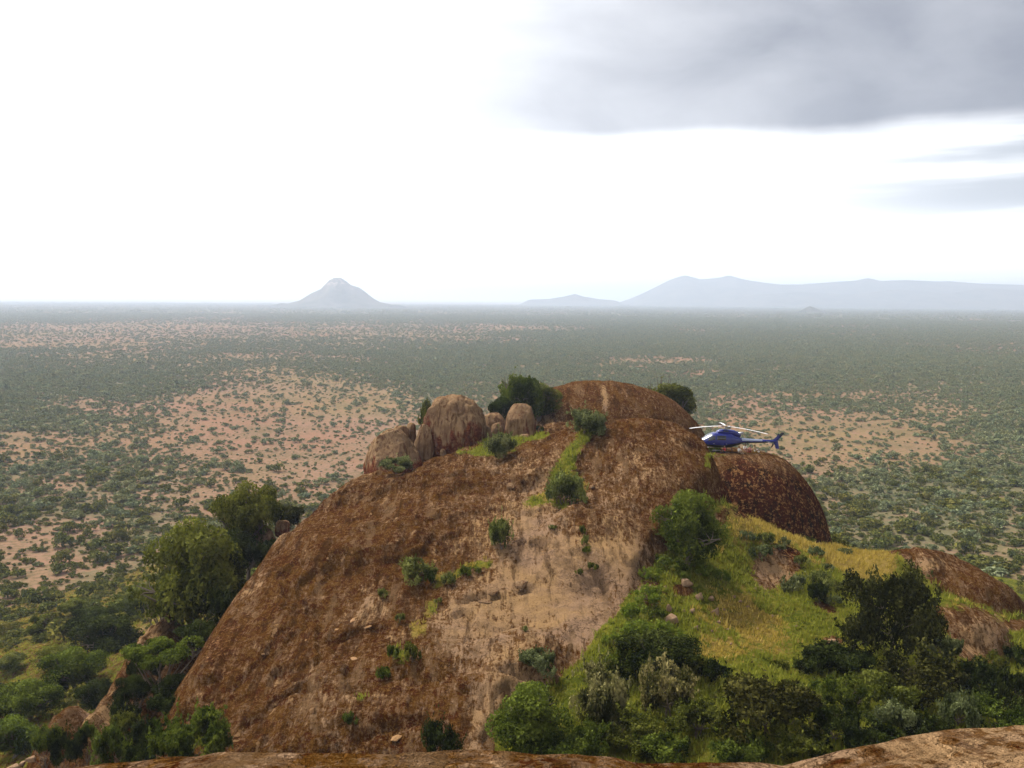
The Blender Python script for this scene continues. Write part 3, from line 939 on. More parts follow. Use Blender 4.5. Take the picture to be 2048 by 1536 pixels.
boulder('boulder', 846, 972, 790, 914, 113, 'biggest rounded boulder, domed top and dark undercut base, on the hill crest', seed=1, sub=6, under=0.22, stain=0.6, power=2.7, topw=0.95, bury=0.25, rough=0.75)
boulder('boulder', 828, 868, 850, 918, 110, 'tall pale leaning slab against the left side of the biggest boulder', seed=2, under=-0.1, squash=0.6, lean=0.12, stain=0.1, topw=0.7, power=2.3)
boulder('boulder', 728, 846, 862, 962, 107.5, 'sloping boulder with rusty stained face at the left end of the crest', seed=3, sub=6, under=0.05, lean=-0.12, stain=0.62, power=2.8, topw=0.72, bury=0.5)
boulder('boulder', 1010, 1074, 804, 876, 117, 'upright rounded boulder with pale cap beside the white shrub', seed=4, under=-0.12, stain=0.45, power=2.6, topw=0.92, rough=1.1)
boulder('boulder', 966, 1014, 824, 868, 120, 'low brown boulder wedged between the biggest and the upright boulder', seed=5, under=0.0, stain=0.3, lean=-0.2)
boulder('boulder', 786, 822, 852, 892, 116, 'broken flat boulder behind the sloping rusty boulder', seed=6, sub=4, stain=0.3, power=4.5, rough=1.3)
boulder('boulder', 812, 832, 846, 886, 117, 'small upright block standing on the broken flat boulder pile', seed=7, sub=4, stain=0.2, power=5, rough=1.0)
boulder('boulder', 958, 984, 852, 884, 114, 'pink-grey block at the right foot of the biggest boulder', seed=8, sub=4, stain=0.0, power=4, rough=1.1)
boulder('boulder', 982, 1006, 846, 872, 116, 'pale angular block in the green meadow between the boulders', seed=9, sub=4, stain=0.0, power=4, rough=1.2)
boulder('boulder', 924, 956, 876, 906, 111, 'pinkish slab stone lying before the undercut of the biggest boulder', seed=10, sub=4, stain=0.0, power=3, lean=0.5, rough=1.2)
boulder('boulder', 1038, 1062, 869, 888, 113, 'small reddish stone in the meadow below the upright boulder', seed=11, sub=4, stain=0.4, power=3)
boulder('boulder', 880, 892, 898, 911, 109, 'little pale stone at the mouth of the dark undercut', seed=12, sub=3, stain=0, power=3)
boulder('boulder', 508, 552, 1056, 1094, 92, 'pale grey angular rock below the tree at the cliff edge', seed=13, sub=4, stain=0.0, power=4, lean=-0.3, rough=1.3)
boulder('boulder', 548, 580, 1042, 1066, 93, 'dark brown rock under the cliff-edge tree', seed=14, sub=4, stain=0.7, power=3)

_stone_protos = []
for k in range(5):
    n, f = ico(3)
    pw = 2.6 + 0.5 * k
    s = n / np.power((np.abs(n) ** pw).sum(1), 1 / pw)[:, None]
    nn = fbm(n[:, 0] * 1.5 + 5 * k, n[:, 1] * 1.5, n[:, 2] * 1.5 + 2, octaves=4) - 0.5
    s = s * (1 + 0.7 * nn)[:, None]
    rq = np.random.default_rng(300 + k)
    for _ in range(12):
        nd = rq.normal(size=3); nd /= np.linalg.norm(nd)
        s = s - np.maximum(s @ nd - rq.uniform(.6, .85), 0)[:, None] * nd
    _stone_protos.append(mesh_np('stone', s, f, False))


def stone(name, u, v, wpx, hpx, label, group=None, mat='stone', d=None, flat=None, cat='stone'):
    b_ = hit(u, v) if d is None else P(u, v, d)
    sc = b_[1] / F
    me = _stone_protos[random.randrange(5)]
    o = bpy.data.objects.new(name, me)
    COL.objects.link(o)
    if len(me.materials) == 0:
        me.materials.append(None)
    o.material_slots[0].link = 'OBJECT'; o.material_slots[0].material = M[mat]
    rx = wpx * sc / 2; rz_ = (hpx * sc / 2) if flat is None else flat
    o.scale = (rx, rx * random.uniform(.75, 1.1), max(rz_, 0.04))
    o.location = (b_[0], b_[1], b_[2] + rz_ * 0.45)
    if flat is not None:
        e_ = 0.6
        gx_ = float(hz(b_[0] + e_, b_[1]) - hz(b_[0] - e_, b_[1])) / (2 * e_); gy_ = float(hz(b_[0], b_[1] + e_) - hz(b_[0], b_[1] - e_)) / (2 * e_)
        o.location.z = b_[2] + flat * 0.25
        o.rotation_euler = (Matrix.Rotation(0, 3, 'Z') @ Vector((-gx_, -gy_, 1)).to_track_quat('Z', 'Y').to_matrix() @ Matrix.Rotation(random.uniform(0, 6.28), 3, 'Z')).to_euler()
        o.scale.y = o.scale.x * random.uniform(.35, .8)
    else:
        o.rotation_euler = (random.uniform(-.2, .2), random.uniform(-.2, .2), random.uniform(0, 0.6))
    tag(o, label, cat, group)
    return o


for (u, v, w_, h_, lb) in [
    (1340, 1246, 28, 24, 'largest pale tan stone in the green grass below the round tree'),
    (1338, 1222, 13, 20, 'narrow upright stone touching the largest pale stone'),
    (1384, 1226, 18, 13, 'rounded stone with shadow on the yellow grass'),
    (1432, 1229, 17, 17, 'whitish blocky stone alone in the yellow grass'),
    (1397, 1197, 21, 15, 'brown stone at the upper edge of the yellow grass'),
    (1666, 1292, 30, 20, 'pale broken rock at the edge of the dark thorn thicket'),
    (1372, 1172, 30, 20, 'flat tan rock below the round green tree'),
    (1402, 1150, 22, 12, 'tan rock lying to the right of the flat tan rock')]:
    stone('stone', u, v, w_, h_, lb)
for (u, v, w_, h_) in [(1421, 1201, 13, 12), (1399, 1242, 9, 9), (1437, 1247, 8, 8), (1392, 1259, 12, 12), (1368, 1226, 8, 10), (1455, 1262, 7, 6), (1480, 1205, 8, 6), (1468, 1195, 8, 6), (1495, 1215, 7, 6), (1425, 1265, 7, 7),
                       (1462, 1290, 8, 7), (1515, 1260, 7, 6), (1330, 1178, 11, 9), (1352, 1195, 10, 8), (1545, 1235, 8, 7), (1592, 1255, 7, 6), (1510, 1180, 9, 7), (1448, 1222, 8, 7)]:
    stone('stone', u, v, w_, h_, 'small pale stone scattered in the yellow-green grass', 'small stones in the grass')
for (u, v, w_) in [(705, 1243, 30), (736, 1262, 17), (674, 1260, 20), (742, 1192, 10), (708, 1318, 20), (892, 1222, 10), (930, 1392, 22), (790, 1478, 24), (760, 1482, 8), (742, 1029, 7), (667, 1054, 10), (795, 1082, 8),
                   (655, 1120, 9), (612, 1282, 9), (525, 1310, 12)]:
    stone('rock_flake', u, v, w_, 4, 'thin orange rock flake lying on the brown slab', 'rock flakes on the slab', 'flake', None, 0.03 + 0.0012 * w_, 'rock flake')
stone('stone', 626, 1424, 11, 13, 'small orange upright stone low on the brown slab', None, 'flake')
for (u, v, w_, h_, dd) in [(62, 1522, 20, 16, 60), (44, 1532, 16, 14, 60), (26, 1540, 24, 18, 59)]:
    stone('stone', u, v, w_, h_, 'rounded grey stone on the low fin in the ravine', 'stones on the ravine fin', d=dd)
for (u, v, w_, h_, lb) in [(1042, 1182, 36, 10, 'dark lifted slab edge on the pale granite face'), (970, 1205, 28, 8, 'thin tilted slab above the dry grass streak'), (985, 1190, 30, 6, 'flat slab flake beside the pale granite face'),
                           (1020, 978, 26, 12, 'dark rock lip left of the leafy shrub on the ridge'), (1184, 975, 14, 16, 'dark hollowed rock right of the leafy shrub')]:
    stone('rock_slab', u, v, w_, h_, lb, None, 'boulder', None, 0.14, 'slab')

# ------------------------------------------------------------------ vegetation
def leaf_quads(rg, lobes, n, size, gap=0.42, gapf=1.6, shell=0.30, low=0.35, seed=0, aspect=0.55, up=0.35, sprig=60):
    L_ = np.array(lobes, float)
    area = (L_[:, 3] * L_[:, 4] + L_[:, 3] * L_[:, 5])
    k = rg.choice(len(L_), size=n * 3, p=area / area.sum())
    dirs = rg.normal(size=(n * 3, 3)); dirs /= np.linalg.norm(dirs, axis=1, keepdims=True)
    keep = (dirs[:, 2] > -0.25) | (rg.random(n * 3) < low)
    r = 1.04 - np.abs(rg.normal(0, shell, n * 3)); r = np.clip(r, 0.15, 1.1)
    c = L_[k, :3] + dirs * r[:, None] * L_[k, 3:]
    if sprig:
        ns = n // 7
        kk = rg.choice(len(L_), size=sprig); dd = rg.normal(size=(sprig, 3)); dd[:, 2] = np.abs(dd[:, 2]) * .9 + .1; dd /= np.linalg.norm(dd, axis=1, keepdims=True)
        ln = rg.uniform(.06, .26, sprig)
        w_ = rg.integers(0, sprig, ns); tt = rg.random(ns)
        cs_ = L_[kk[w_], :3] + dd[w_] * L_[kk[w_], 3:] * .95 + (dd[w_] + np.array([0, 0, .4])) * (ln[w_] * tt)[:, None] + rg.normal(0, .025, (ns, 3))
        c[:ns] = cs_; keep[:ns] = True
    g = fbm(c[:, 0] * gapf + seed * 3.1, c[:, 1] * gapf, c[:, 2] * gapf + 4, octaves=3)
    keep &= (g > gap) & (c[:, 2] > 0.0)
    c = c[keep][:n]; dirs = dirs[keep][:n]
    m = len(c)
    nr = dirs * 0.45 + rg.normal(0, 0.75, (m, 3)); nr[:, 2] += up
    nr /= np.linalg.norm(nr, axis=1, keepdims=True)
    t = np.cross(nr, rg.normal(size=(m, 3))); t /= np.linalg.norm(t, axis=1, keepdims=True)
    b_ = np.cross(nr, t)
    s = size * rg.uniform(0.55, 1.35, m)[:, None]
    bend = nr * s * 0.25
    v = np.stack([c - t * s, c + b_ * s * aspect + bend, c + t * s, c - b_ * s * aspect + bend], 1).reshape(-1, 3)
    f = np.arange(m * 4).reshape(m, 4)
    clump = fbm(c[:, 0] * 2.3 + 9, c[:, 1] * 2.3, c[:, 2] * 2.3, octaves=2)
    lv = np.clip(0.42 + 2.0 * (clump - 0.5) + rg.normal(0, 0.22, m), 0, 1)
    return v, f, np.repeat(lv, 4)


def tube_np(pts, radii, sides=6):
    pts = np.array(pts, float); V = []; Fc = []
    for i, (p, r) in enumerate(zip(pts, radii)):
        t = pts[min(i + 1, len(pts) - 1)] - pts[max(i - 1, 0)]
        t = t / (np.linalg.norm(t) + 1e-9)
        a = np.cross(t, [0.31, 0.9, 0.2]); a /= np.linalg.norm(a); b_ = np.cross(t, a)
        for s in range(sides):
            w_ = 2 * math.pi * s / sides
            V.append(p + r * (math.cos(w_) * a + math.sin(w_) * b_))
    for i in range(len(pts) - 1):
        for s in range(sides):
            s2 = (s + 1) % sides
            Fc.append((i * sides + s, i * sides + s2, (i + 1) * sides + s2, (i + 1) * sides + s))
    return np.array(V), np.array(Fc)


def join_np(lst):
    V = []; Fc = []; o = 0
    for v, f in lst:
        V.append(v); Fc.append(f + o); o += len(v)
    return np.concatenate(V), np.concatenate(Fc)


def trunk_mesh(rg, lobes, r0, fork=0.35, stems=1):
    parts = []
    for s_ in range(stems):
        a = rg.uniform(0, 6.28)
        b0 = np.array([0.10 * math.cos(a), 0.10 * math.sin(a), -0.06]) * (stems > 1)
        b0[2] = -0.06
        f_ = np.array([rg.normal(0, .08), rg.normal(0, .08), fork])
        mid = (b0 + f_) / 2 + np.array([rg.normal(0, .04), rg.normal(0, .04), 0])
        rr_ = r0 / (1 + 0.4 * (stems - 1))
        parts.append(tube_np([b0, mid, f_], [rr_ * 1.25, rr_, rr_ * .85]))
        for l in lobes[s_::stems]:
            e = np.array(l[:3]) + rg.normal(0, .05, 3)
            m1 = f_ * .55 + e * .45 + np.array([rg.normal(0, .05), rg.normal(0, .05), .03])
            parts.append(tube_np([f_, m1, e], [rr_ * .7, rr_ * .42, rr_ * .14], 5))
            for q in range(3):
                dd = rg.normal(size=3); dd /= np.linalg.norm(dd); dd[2] = abs(dd[2])
                e2 = e + dd * np.array(l[3:]) * .85
                parts.append(tube_np([m1 * .3 + e * .7, (e + e2) / 2, e2], [rr_ * .22, rr_ * .14, rr_ * .05], 4))
    return join_np(parts)


def random_lobes(rg, n, R, zlo, zhi, rmin, rmax, flat=0.8):
    out_ = []
    for i in range(n):
        a = 2 * math.pi * (i + rg.uniform(-.3, .3)) / max(n - 1, 1)
        rad = R * (0.0 if i == n - 1 else rg.uniform(.45, 1.0))
        r = rg.uniform(rmin, rmax)
        z = rg.uniform(zlo, zhi) if i < n - 1 else zhi
        out_.append((rad * math.cos(a), rad * math.sin(a), z, r, r * rg.uniform(.85, 1.15), r * flat))
    return out_


PROTO = {}


def proto(kind, lobes, n, size, r0, seed, stems=1, fork=0.3, **kw):
    rg = np.random.default_rng(seed)
    v, f, lv = leaf_quads(rg, lobes, n, size, seed=seed, **kw)
    # scale to a unit crown: radius 1 in plan, height 1
    R = np.percentile(np.abs(v[:, :2]), 98.5); Hh = np.percentile(v[:, 2], 99.3)
    me = mesh_np(kind + '_crown', v / np.array([R, R, Hh]), f)
    set_attr(me, 'leaf', lv)
    tv, tf_ = trunk_mesh(rg, lobes, r0, fork, stems)
    tm = mesh_np(kind + '_trunk', tv / np.array([R, R, Hh]), tf_, True)
    tm.materials.append(M['bark'])
    me.materials.append(None)
    PROTO.setdefault(kind, []).append((me, tm))


rp = np.random.default_rng(21)
for s in range(3):
    proto('tree', random_lobes(rp, 13, .72, .55, 1.15, .30, .46, .8) + random_lobes(rp, 7, .5, .35, .6, .3, .4), 16000, .037, .07, 30 + s, 1, .35, sprig=0)
for s in range(2):
    proto('acacia', random_lobes(rp, 12, .85, .8, 1.0, .26, .40, .5), 8000, .040, .06, 40 + s, 2, .35, gap=.47, gapf=2.2, shell=.4, sprig=0)
for s in range(3):
    proto('shrub', random_lobes(rp, 13, .85, .18, .60, .20, .40, .8), 8000, .044, .04, 50 + s, 3, .15, low=.5, gap=.47, gapf=2.3, shell=.4)
for s in range(2):
    proto('thorn', random_lobes(rp, 12, .8, .35, .75, .24, .42, .75), 7000, .042, .04, 60 + s, 4, .18, gap=.48, gapf=2.6, shell=.5, low=.6)
proto('bigthorn', random_lobes(rp, 16, .82, .35, .85, .24, .40, .7), 15000, .030, .035, 65, 4, .3, gap=.47, gapf=2.6, shell=.5, low=.6)
for s in range(4):
    proto('small', random_lobes(rp, 9, .85, .10, .50, .18, .38, .8), 1500, .075, .035, 70 + s, 3, .1, low=.6, gap=.46, gapf=2.0, shell=.45)


def plant(name, kind, u, v, wpx, hpx, label, mat, group=None, d=None, cat='shrub', parts=True, var=None, sink=0.0):
    b_ = hit(u, v) if d is None else None
    if d is not None:
        q = P(u, v, d); b_ = np.array([q[0], q[1], min(float(hz(q[0], q[1])), q[2] + 0.6)])
        hcrown = hpx
        hpx = hpx + (q[2] - b_[2]) * F / d
    if d is None: hcrown = hpx
    hcrown = min(hpx, hcrown * 1.15)
    sc = b_[1] / F
    pr = PROTO[kind][random.randrange(len(PROTO[kind])) if var is None else var]
    rt = bpy.data.objects.new(name, None); COL.objects.link(rt)
    rt.location = (b_[0], b_[1], b_[2] - sink)
    rt.rotation_euler = (0, 0, random.uniform(0, 6.28))
    rt.scale = (wpx * sc / 2, wpx * sc / 2, hpx * sc)
    rt.empty_display_size = 0.2
    c = bpy.data.objects.new('crown', pr[0]); COL.objects.link(c); c.parent = rt
    c.material_slots[0].link = 'OBJECT'; c.material_slots[0].material = M[mat]
    c.scale.z = hcrown / hpx; c.location.z = 1 - hcrown / hpx
    if parts:
        t = bpy.data.objects.new('trunk' if kind in ('tree', 'acacia') else 'stem', pr[1]); COL.objects.link(t); t.parent = rt
        t.scale.x = t.scale.y = min(1.0, 1.3 * hpx / max(wpx, 1)) if hpx < wpx else 1.0
    tag(rt, label, cat, group)
    return rt


# on the bare rock and around the boulders
plant('tree', 'tree', 1373, 1132, 138, 148, 'dense round bright green tree where the rock meets the grass slope', 'leaf_green', cat='tree', var=0)
plant('shrub', 'shrub', 1122, 1010, 84, 66, 'leafy green shrub in the grass streak on the ridge', 'leaf_sage')
plant('shrub', 'shrub', 1168, 866, 88, 46, 'feathery silver-green shrub at the foot of the rear dome', 'leaf_silver')
plant('shrub', 'shrub', 1003, 1098, 56, 60, 'upright green shrub above the pale granite face', 'leaf_sage')
plant('shrub', 'shrub', 836, 1160, 74, 46, 'low sprawling green shrub above the dry grass streak', 'leaf_sage')
plant('shrub', 'shrub', 1078, 1350, 84, 46, 'grey-green shrub over the crack in the lower granite face', 'leaf_silver')
plant('shrub', 'shrub', 1000, 913, 66, 46, 'grey-green shrub in the meadow beside the biggest boulder', 'leaf_silver')
plant('shrub', 'thorn', 792, 948, 72, 34, 'bare grey bush before the rusty sloping boulder', 'leaf_silver')
plant('tree', 'tree', 1040, 838, 84, 86, 'dark green tree towering behind the upright boulder', 'leaf_green', d=134, cat='tree', var=1)
plant('tree', 'tree', 1078, 834, 84, 66, 'grey-green feathery tree at the left foot of the rear dome', 'leaf_olive', d=137, cat='tree', var=0)
plant('tree', 'tree', 1004, 838, 58, 42, 'low green tree left of the dark tree behind the boulders', 'leaf_dark', d=131, cat='tree', var=2)
plant('tree', 'tree', 1332, 834, 104, 66, 'yellow-green tree peeping over the right side of the rear dome', 'leaf_olive', d=158, cat='tree', var=1)
plant('shrub', 'shrub', 852, 846, 30, 44, 'olive shrub peeping out behind the left of the biggest boulder', 'leaf_olive', d=119)
plant('shrub', 'small', 1076, 868, 26, 16, 'dark green shrub at the foot of the upright boulder', 'leaf_dark')
plant('shrub', 'small', 1435, 902, 34, 9, 'low green plant under the helicopter skids', 'leaf_lime')
for (u, v, w_, h_) in [(825, 1326, 46, 40), (786, 1322, 26, 34), (766, 1360, 30, 26), (703, 1448, 34, 24), (768, 1194, 24, 18), (898, 1168, 32, 24), (930, 1152, 26, 18), (1186, 1146, 24, 18), (1168, 1088, 18, 18), (1167, 1066, 16, 16),
                       (862, 1168, 26, 26), (800, 1246, 22, 18), (1172, 1108, 18, 12), (1160, 1150, 20, 12), (1050, 1262, 14, 10), (956, 1150, 18, 14), (877, 1208, 18, 12), (1105, 1060, 14, 10)]:
    mt = random.choice(['leaf_sage', 'leaf_olive', 'leaf_green'])
    plant('shrub', 'small', u, v, w_, h_, {'leaf_sage': 'small sage green bush', 'leaf_olive': 'small olive bush', 'leaf_green': 'small fresh green bush'}[mt] + ' rooted in a crack of the brown granite', mt, 'bushes in the granite cracks')

# the grass slope
for (u, v, w_, h_) in [(1585, 1184, 56, 36), (1640, 1166, 42, 26), (1662, 1184, 46, 26), (1530, 1092, 40, 26), (1602, 1132, 34, 22), (1632, 1112, 34, 18), (1520, 1116, 54, 26), (1492, 1082, 34, 18), (1668, 1212, 34, 22), (1566, 1090, 26, 16),
                       (1560, 1102, 24, 14), (1690, 1110, 30, 14), (1720, 1100, 36, 16), (1612, 1085, 28, 12), (1655, 1140, 26, 14), (1700, 1175, 30, 18)]:
    plant('shrub', 'small', u, v, w_, h_, 'small grey-green shrub on the straw slope below the helicopter rock', 'leaf_silver' if random.random() < .6 else 'leaf_sage', 'grey-green shrubs on the straw slope')
for (u, v, w_, h_) in [(1340, 1140, 64, 26), (1300, 1160, 40, 26), (1400, 1146, 56, 24), (1440, 1160, 38, 22), (1290, 1205, 66, 34), (1262, 1238, 60, 34), (1310, 1240, 40, 22), (1280, 1275, 70, 34), (1345, 1275, 46, 22), (1225, 1290, 40, 26),
                       (1365, 1158, 34, 18), (1330, 1262, 40, 20)]:
    plant('shrub', 'small', u, v, w_, h_, 'bright green bush along the foot of the granite by the round tree', random.choice(['leaf_lime', 'leaf_green']), 'bright bushes along the granite foot')
plant('shrub', 'shrub', 1640, 1206, 52, 40, 'dark leafy shrub uphill of the dark thorn tree', 'leaf_dark')

# the thicket in the gully
GG = 'shrubs in the gully thicket'
plant('tree', 'bigthorn', 1782, 1322, 196, 182, 'big dark thorn tree with see-through crown in the gully', 'leaf_thorn', cat='tree', var=0)
plant('tree', 'tree', 1312, 1352, 150, 88, 'black-green tree behind the two cream-tipped bushes', 'leaf_dark', cat='tree', var=2)
plant('shrub', 'shrub', 1196, 1448, 130, 116, 'cream-tipped bush nearest to the granite foot', 'leaf_cream', var=0)
plant('shrub', 'shrub', 1332, 1432, 136, 104, 'cream-tipped bush in front of the black-green tree', 'leaf_cream', var=1)
plant('tree', 'tree', 1060, 1508, 160, 142, 'leafy dark green tree leaning on the granite foot', 'leaf_green', cat='tree', var=0)
plant('shrub', 'thorn', 1538, 1478, 212, 124, 'wide black-green thorn bush in the middle of the gully', 'leaf_thorn', var=0)
plant('shrub', 'shrub', 1886, 1318, 76, 50, 'silver-topped shrub at the foot of the right slab', 'leaf_silver')
plant('shrub', 'shrub', 1786, 1462, 100, 66, 'pale green shrub between the dark thorn thickets', 'leaf_silver', var=2)
plant('shrub', 'shrub', 1916, 1458, 90, 74, 'silver-green shrub beside the viewpoint ledge thicket', 'leaf_silver', var=1)
plant('shrub', 'thorn', 880, 1540, 80, 104, 'dark shrub in the cleft at the foot of the brown slab', 'leaf_dark', var=1)
plant('shrub', 'thorn', 1842, 1406, 176, 110, 'brown-green thorn bush below the dark thorn tree', 'leaf_thorn', var=1)
for (u, v, w_, h_, mt, kd) in [(1250, 1496, 150, 76, 'leaf_olive', 'thorn'), (1395, 1476, 120, 84, 'leaf_olive', 'thorn'), (1160, 1520, 120, 70, 'leaf_green', 'shrub'), (1330, 1520, 130, 56, 'leaf_green', 'shrub'),
                               (1480, 1525, 130, 60, 'leaf_green', 'shrub'), (1600, 1515, 130, 56, 'leaf_olive', 'shrub'), (1675, 1345, 140, 52, 'leaf_dark', 'shrub'), (1615, 1352, 60, 36, 'leaf_dark', 'small'),
                               (1770, 1430, 130, 80, 'leaf_olive', 'thorn'), (1690, 1428, 100, 70, 'leaf_green', 'shrub'), (1655, 1390, 70, 36, 'leaf_green', 'small'), (1960, 1400, 110, 70, 'leaf_dark', 'shrub'), (2030, 1420, 110, 90, 'leaf_dark', 'shrub'),
                               (1670, 1490, 120, 70, 'leaf_dark', 'shrub'), (1990, 1466, 120, 70, 'leaf_green', 'thorn'), (1745, 1515, 130, 70, 'leaf_dark', 'shrub'), (1860, 1500, 120, 60, 'leaf_dark', 'shrub'), (1985, 1340, 70, 40, 'leaf_olive', 'small'),
                               (2040, 1330, 60, 40, 'leaf_dark', 'small'), (1730, 1345, 70, 40, 'leaf_dark', 'shrub'), (1580, 1400, 70, 40, 'leaf_olive', 'small'), (1470, 1385, 60, 36, 'leaf_olive', 'small'), (1425, 1360, 60, 40, 'leaf_dark', 'small'),
                               (1240, 1340, 70, 50, 'leaf_green', 'small'), (1090, 1535, 130, 60, 'leaf_green', 'shrub'), (1225, 1365, 60, 30, 'leaf_dark', 'small'), (1700, 1400, 60, 40, 'leaf_green', 'small'), (2080, 1480, 120, 80, 'leaf_dark', 'shrub'),
                               (1395, 1340, 50, 30, 'leaf_olive', 'small'), (1640, 1440, 80, 44, 'leaf_olive', 'small'), (1560, 1340, 44, 20, 'leaf_olive', 'small')]:
    plant('shrub', kd, u, v, w_, h_, {'leaf_olive': 'olive', 'leaf_green': 'fresh green', 'leaf_dark': 'black-green'}[mt] + {'thorn': ' thorny shrub', 'shrub': ' leafy shrub', 'small': ' low bush'}[kd] + ' crowded into the gully thicket below the grass slope', mt, GG)

# the ravine on the left
plant('tree', 'tree', 388, 1236, 186, 196, 'broad bright olive tree rising from the ravine against the cliff', 'leaf_olive', d=81, cat='tree', var=0)
plant('tree', 'tree', 496, 1095, 118, 128, 'grey-green round-topped tree at the back of the ravine', 'leaf_olive', d=92, cat='tree', var=2)
plant('tree', 'tree', 575, 1046, 60, 36, 'small dark tree behind the cliff shoulder', 'leaf_thorn', d=98, cat='tree', var=1)
plant('tree', 'acacia', 325, 1360, 150, 84, 'flat-topped dark tree deep in the ravine between fin and cliff', 'leaf_green', d=67, cat='tree', var=0)
plant('shrub', 'shrub', 376, 1520, 158, 92, 'leafy green shrub at the lower left foot of the slab', 'leaf_green', d=51, var=1)
for (u, v, w_, h_, dd, mt, kd) in [(300, 1500, 90, 56, 57, 'leaf_dark', 'shrub'), (335, 1440, 80, 60, 61, 'leaf_dark', 'shrub'), (345, 1400, 80, 50, 65, 'leaf_dark', 'tree'), (232, 1520, 80, 66, 55, 'leaf_green', 'shrub'),
                                   (440, 1165, 90, 80, 84, 'leaf_dark', 'tree'), (470, 1130, 80, 70, 88, 'leaf_dark', 'tree'), (330, 1222, 90, 60, 88, 'leaf_olive', 'tree'), (400, 1290, 80, 50, 74, 'leaf_dark', 'tree'),
                                   (250, 1470, 70, 44, 60, 'leaf_olive', 'shrub'), (440, 1240, 60, 60, 75, 'leaf_dark', 'shrub'), (535, 1120, 60, 40, 88, 'leaf_dark', 'shrub'), (280, 1540, 80, 50, 52, 'leaf_dark', 'shrub'), (270, 1400, 70, 50, 67, 'leaf_dark', 'tree'), (250, 1440, 60, 46, 63, 'leaf_dark', 'shrub'), (300, 1350, 70, 40, 70, 'leaf_dark', 'shrub'), (130, 1520, 70, 60, 57, 'leaf_dark', 'shrub'), (175, 1480, 40, 40, 59, 'leaf_green', 'shrub'), (90, 1500, 60, 50, 60, 'leaf_green', 'shrub')]:
    plant('tree' if kd == 'tree' else 'shrub', kd, u, v, w_, h_, {'leaf_olive': 'olive', 'leaf_green': 'fresh green', 'leaf_dark': 'blackish green'}[mt] + (' tree' if kd == 'tree' else ' leafy shrub') + ' filling the shaded ravine beside the cliff', mt, 'trees and shrubs in the ravine', d=dd, cat='tree' if kd == 'tree' else 'shrub')
for (u, v, w_, h_, mt, kd) in [(150, 1385, 110, 90, 'leaf_green', 'tree'), (60, 1440, 110, 80, 'leaf_green', 'tree'), (210, 1310, 120, 80, 'leaf_dark', 'tree'), (110, 1335, 70, 44, 'leaf_olive', 'tree'), (30, 1515, 110, 80, 'leaf_green', 'tree'),
                               (190, 1262, 90, 46, 'leaf_dark', 'tree'), (90, 1270, 60, 34, 'leaf_olive', 'tree'), (255, 1246, 80, 44, 'leaf_dark', 'tree'), (20, 1345, 60, 36, 'leaf_slope', 'tree'), (270, 1210, 60, 34, 'leaf_olive', 'tree'),
                               (190, 1420, 70, 60, 'leaf_dark', 'tree'), (10, 1275, 50, 30, 'leaf_slope', 'tree'), (-30, 1450, 100, 70, 'leaf_dark', 'tree'), (150, 1228, 60, 30, 'leaf_olive', 'tree'), (105, 1400, 60, 40, 'leaf_dark', 'shrub')]:
    plant('tree', kd, u, v, w_, h_, {'leaf_olive': 'olive tree', 'leaf_green': 'fresh green tree', 'leaf_dark': 'dark green tree', 'leaf_slope': 'pale green tree'}[mt] + ' on the bushy slope beyond the rock fins', mt, 'trees on the left slope', cat='tree')

# grass tufts, green and dry, on the slope and in the cracks of the rock
def grass_patch(name, n, want_dry, label, mat, seed):
    rg = np.random.default_rng(seed)
    x = rg.uniform(-75, 60, n * 6); y = rg.uniform(42, 175, n * 6)
    gk = samp(GA, x, y); dk = samp(DA, x, y) + 1.1 * (fbm(x / 2.5, y / 2.5, octaves=4, seed=13) - .5)
    ok = (gk > 0.35 + 0.5 * rg.random(n * 6)) & ((dk > 0.42) == want_dry)
    far = (x < -22) | (y > 125)
    ok &= ~far | (rg.random(n * 6) < 0.25)
    x, y = x[ok][:n], y[ok][:n]
    z = hz(x, y)
    nb = 6
    m = len(x)
    hgt = rg.uniform(0.22, 0.55, m) * (0.75 + 0.8 * fbm(x / 4, y / 4, octaves=2, seed=14))
    if want_dry: hgt = hgt * 0.9
    bx = np.repeat(x, nb) + rg.normal(0, .12, m * nb); by = np.repeat(y, nb) + rg.normal(0, .12, m * nb); bz = np.repeat(z, nb) - 0.04
    hh = np.repeat(hgt, nb) * rg.uniform(.6, 1.15, m * nb)
    a = rg.uniform(0, 6.28, m * nb); ln = rg.uniform(0.1, 0.75, m * nb) * hh
    wd = 0.035 + 0.05 * rg.random(m * nb)
    p0 = np.stack([bx - np.sin(a) * wd, by + np.cos(a) * wd, bz], -1); p1 = np.stack([bx + np.sin(a) * wd, by - np.cos(a) * wd, bz], -1)
    tip = np.stack([bx + np.cos(a) * ln, by + np.sin(a) * ln, bz + hh], -1)
    v = np.stack([p0, p1, tip], 1).reshape(-1, 3)
    me = mesh_np(name, v, np.arange(len(v)).reshape(-1, 3))
    set_attr(me, 'leaf', np.repeat(np.clip(rg.normal(.5, .28, m * nb), 0, 1), 3))
    o = link(name, me, M[mat])
    tag(o, label, 'grass', kind='stuff')


grass_patch('grass', 26000, False, 'green grass tufts over the gully slope and in rock cracks', 'grass', 3)
grass_patch('dry_grass', 16000, True, 'straw-coloured dry grass on the slope and in rock cracks', 'hay', 4)

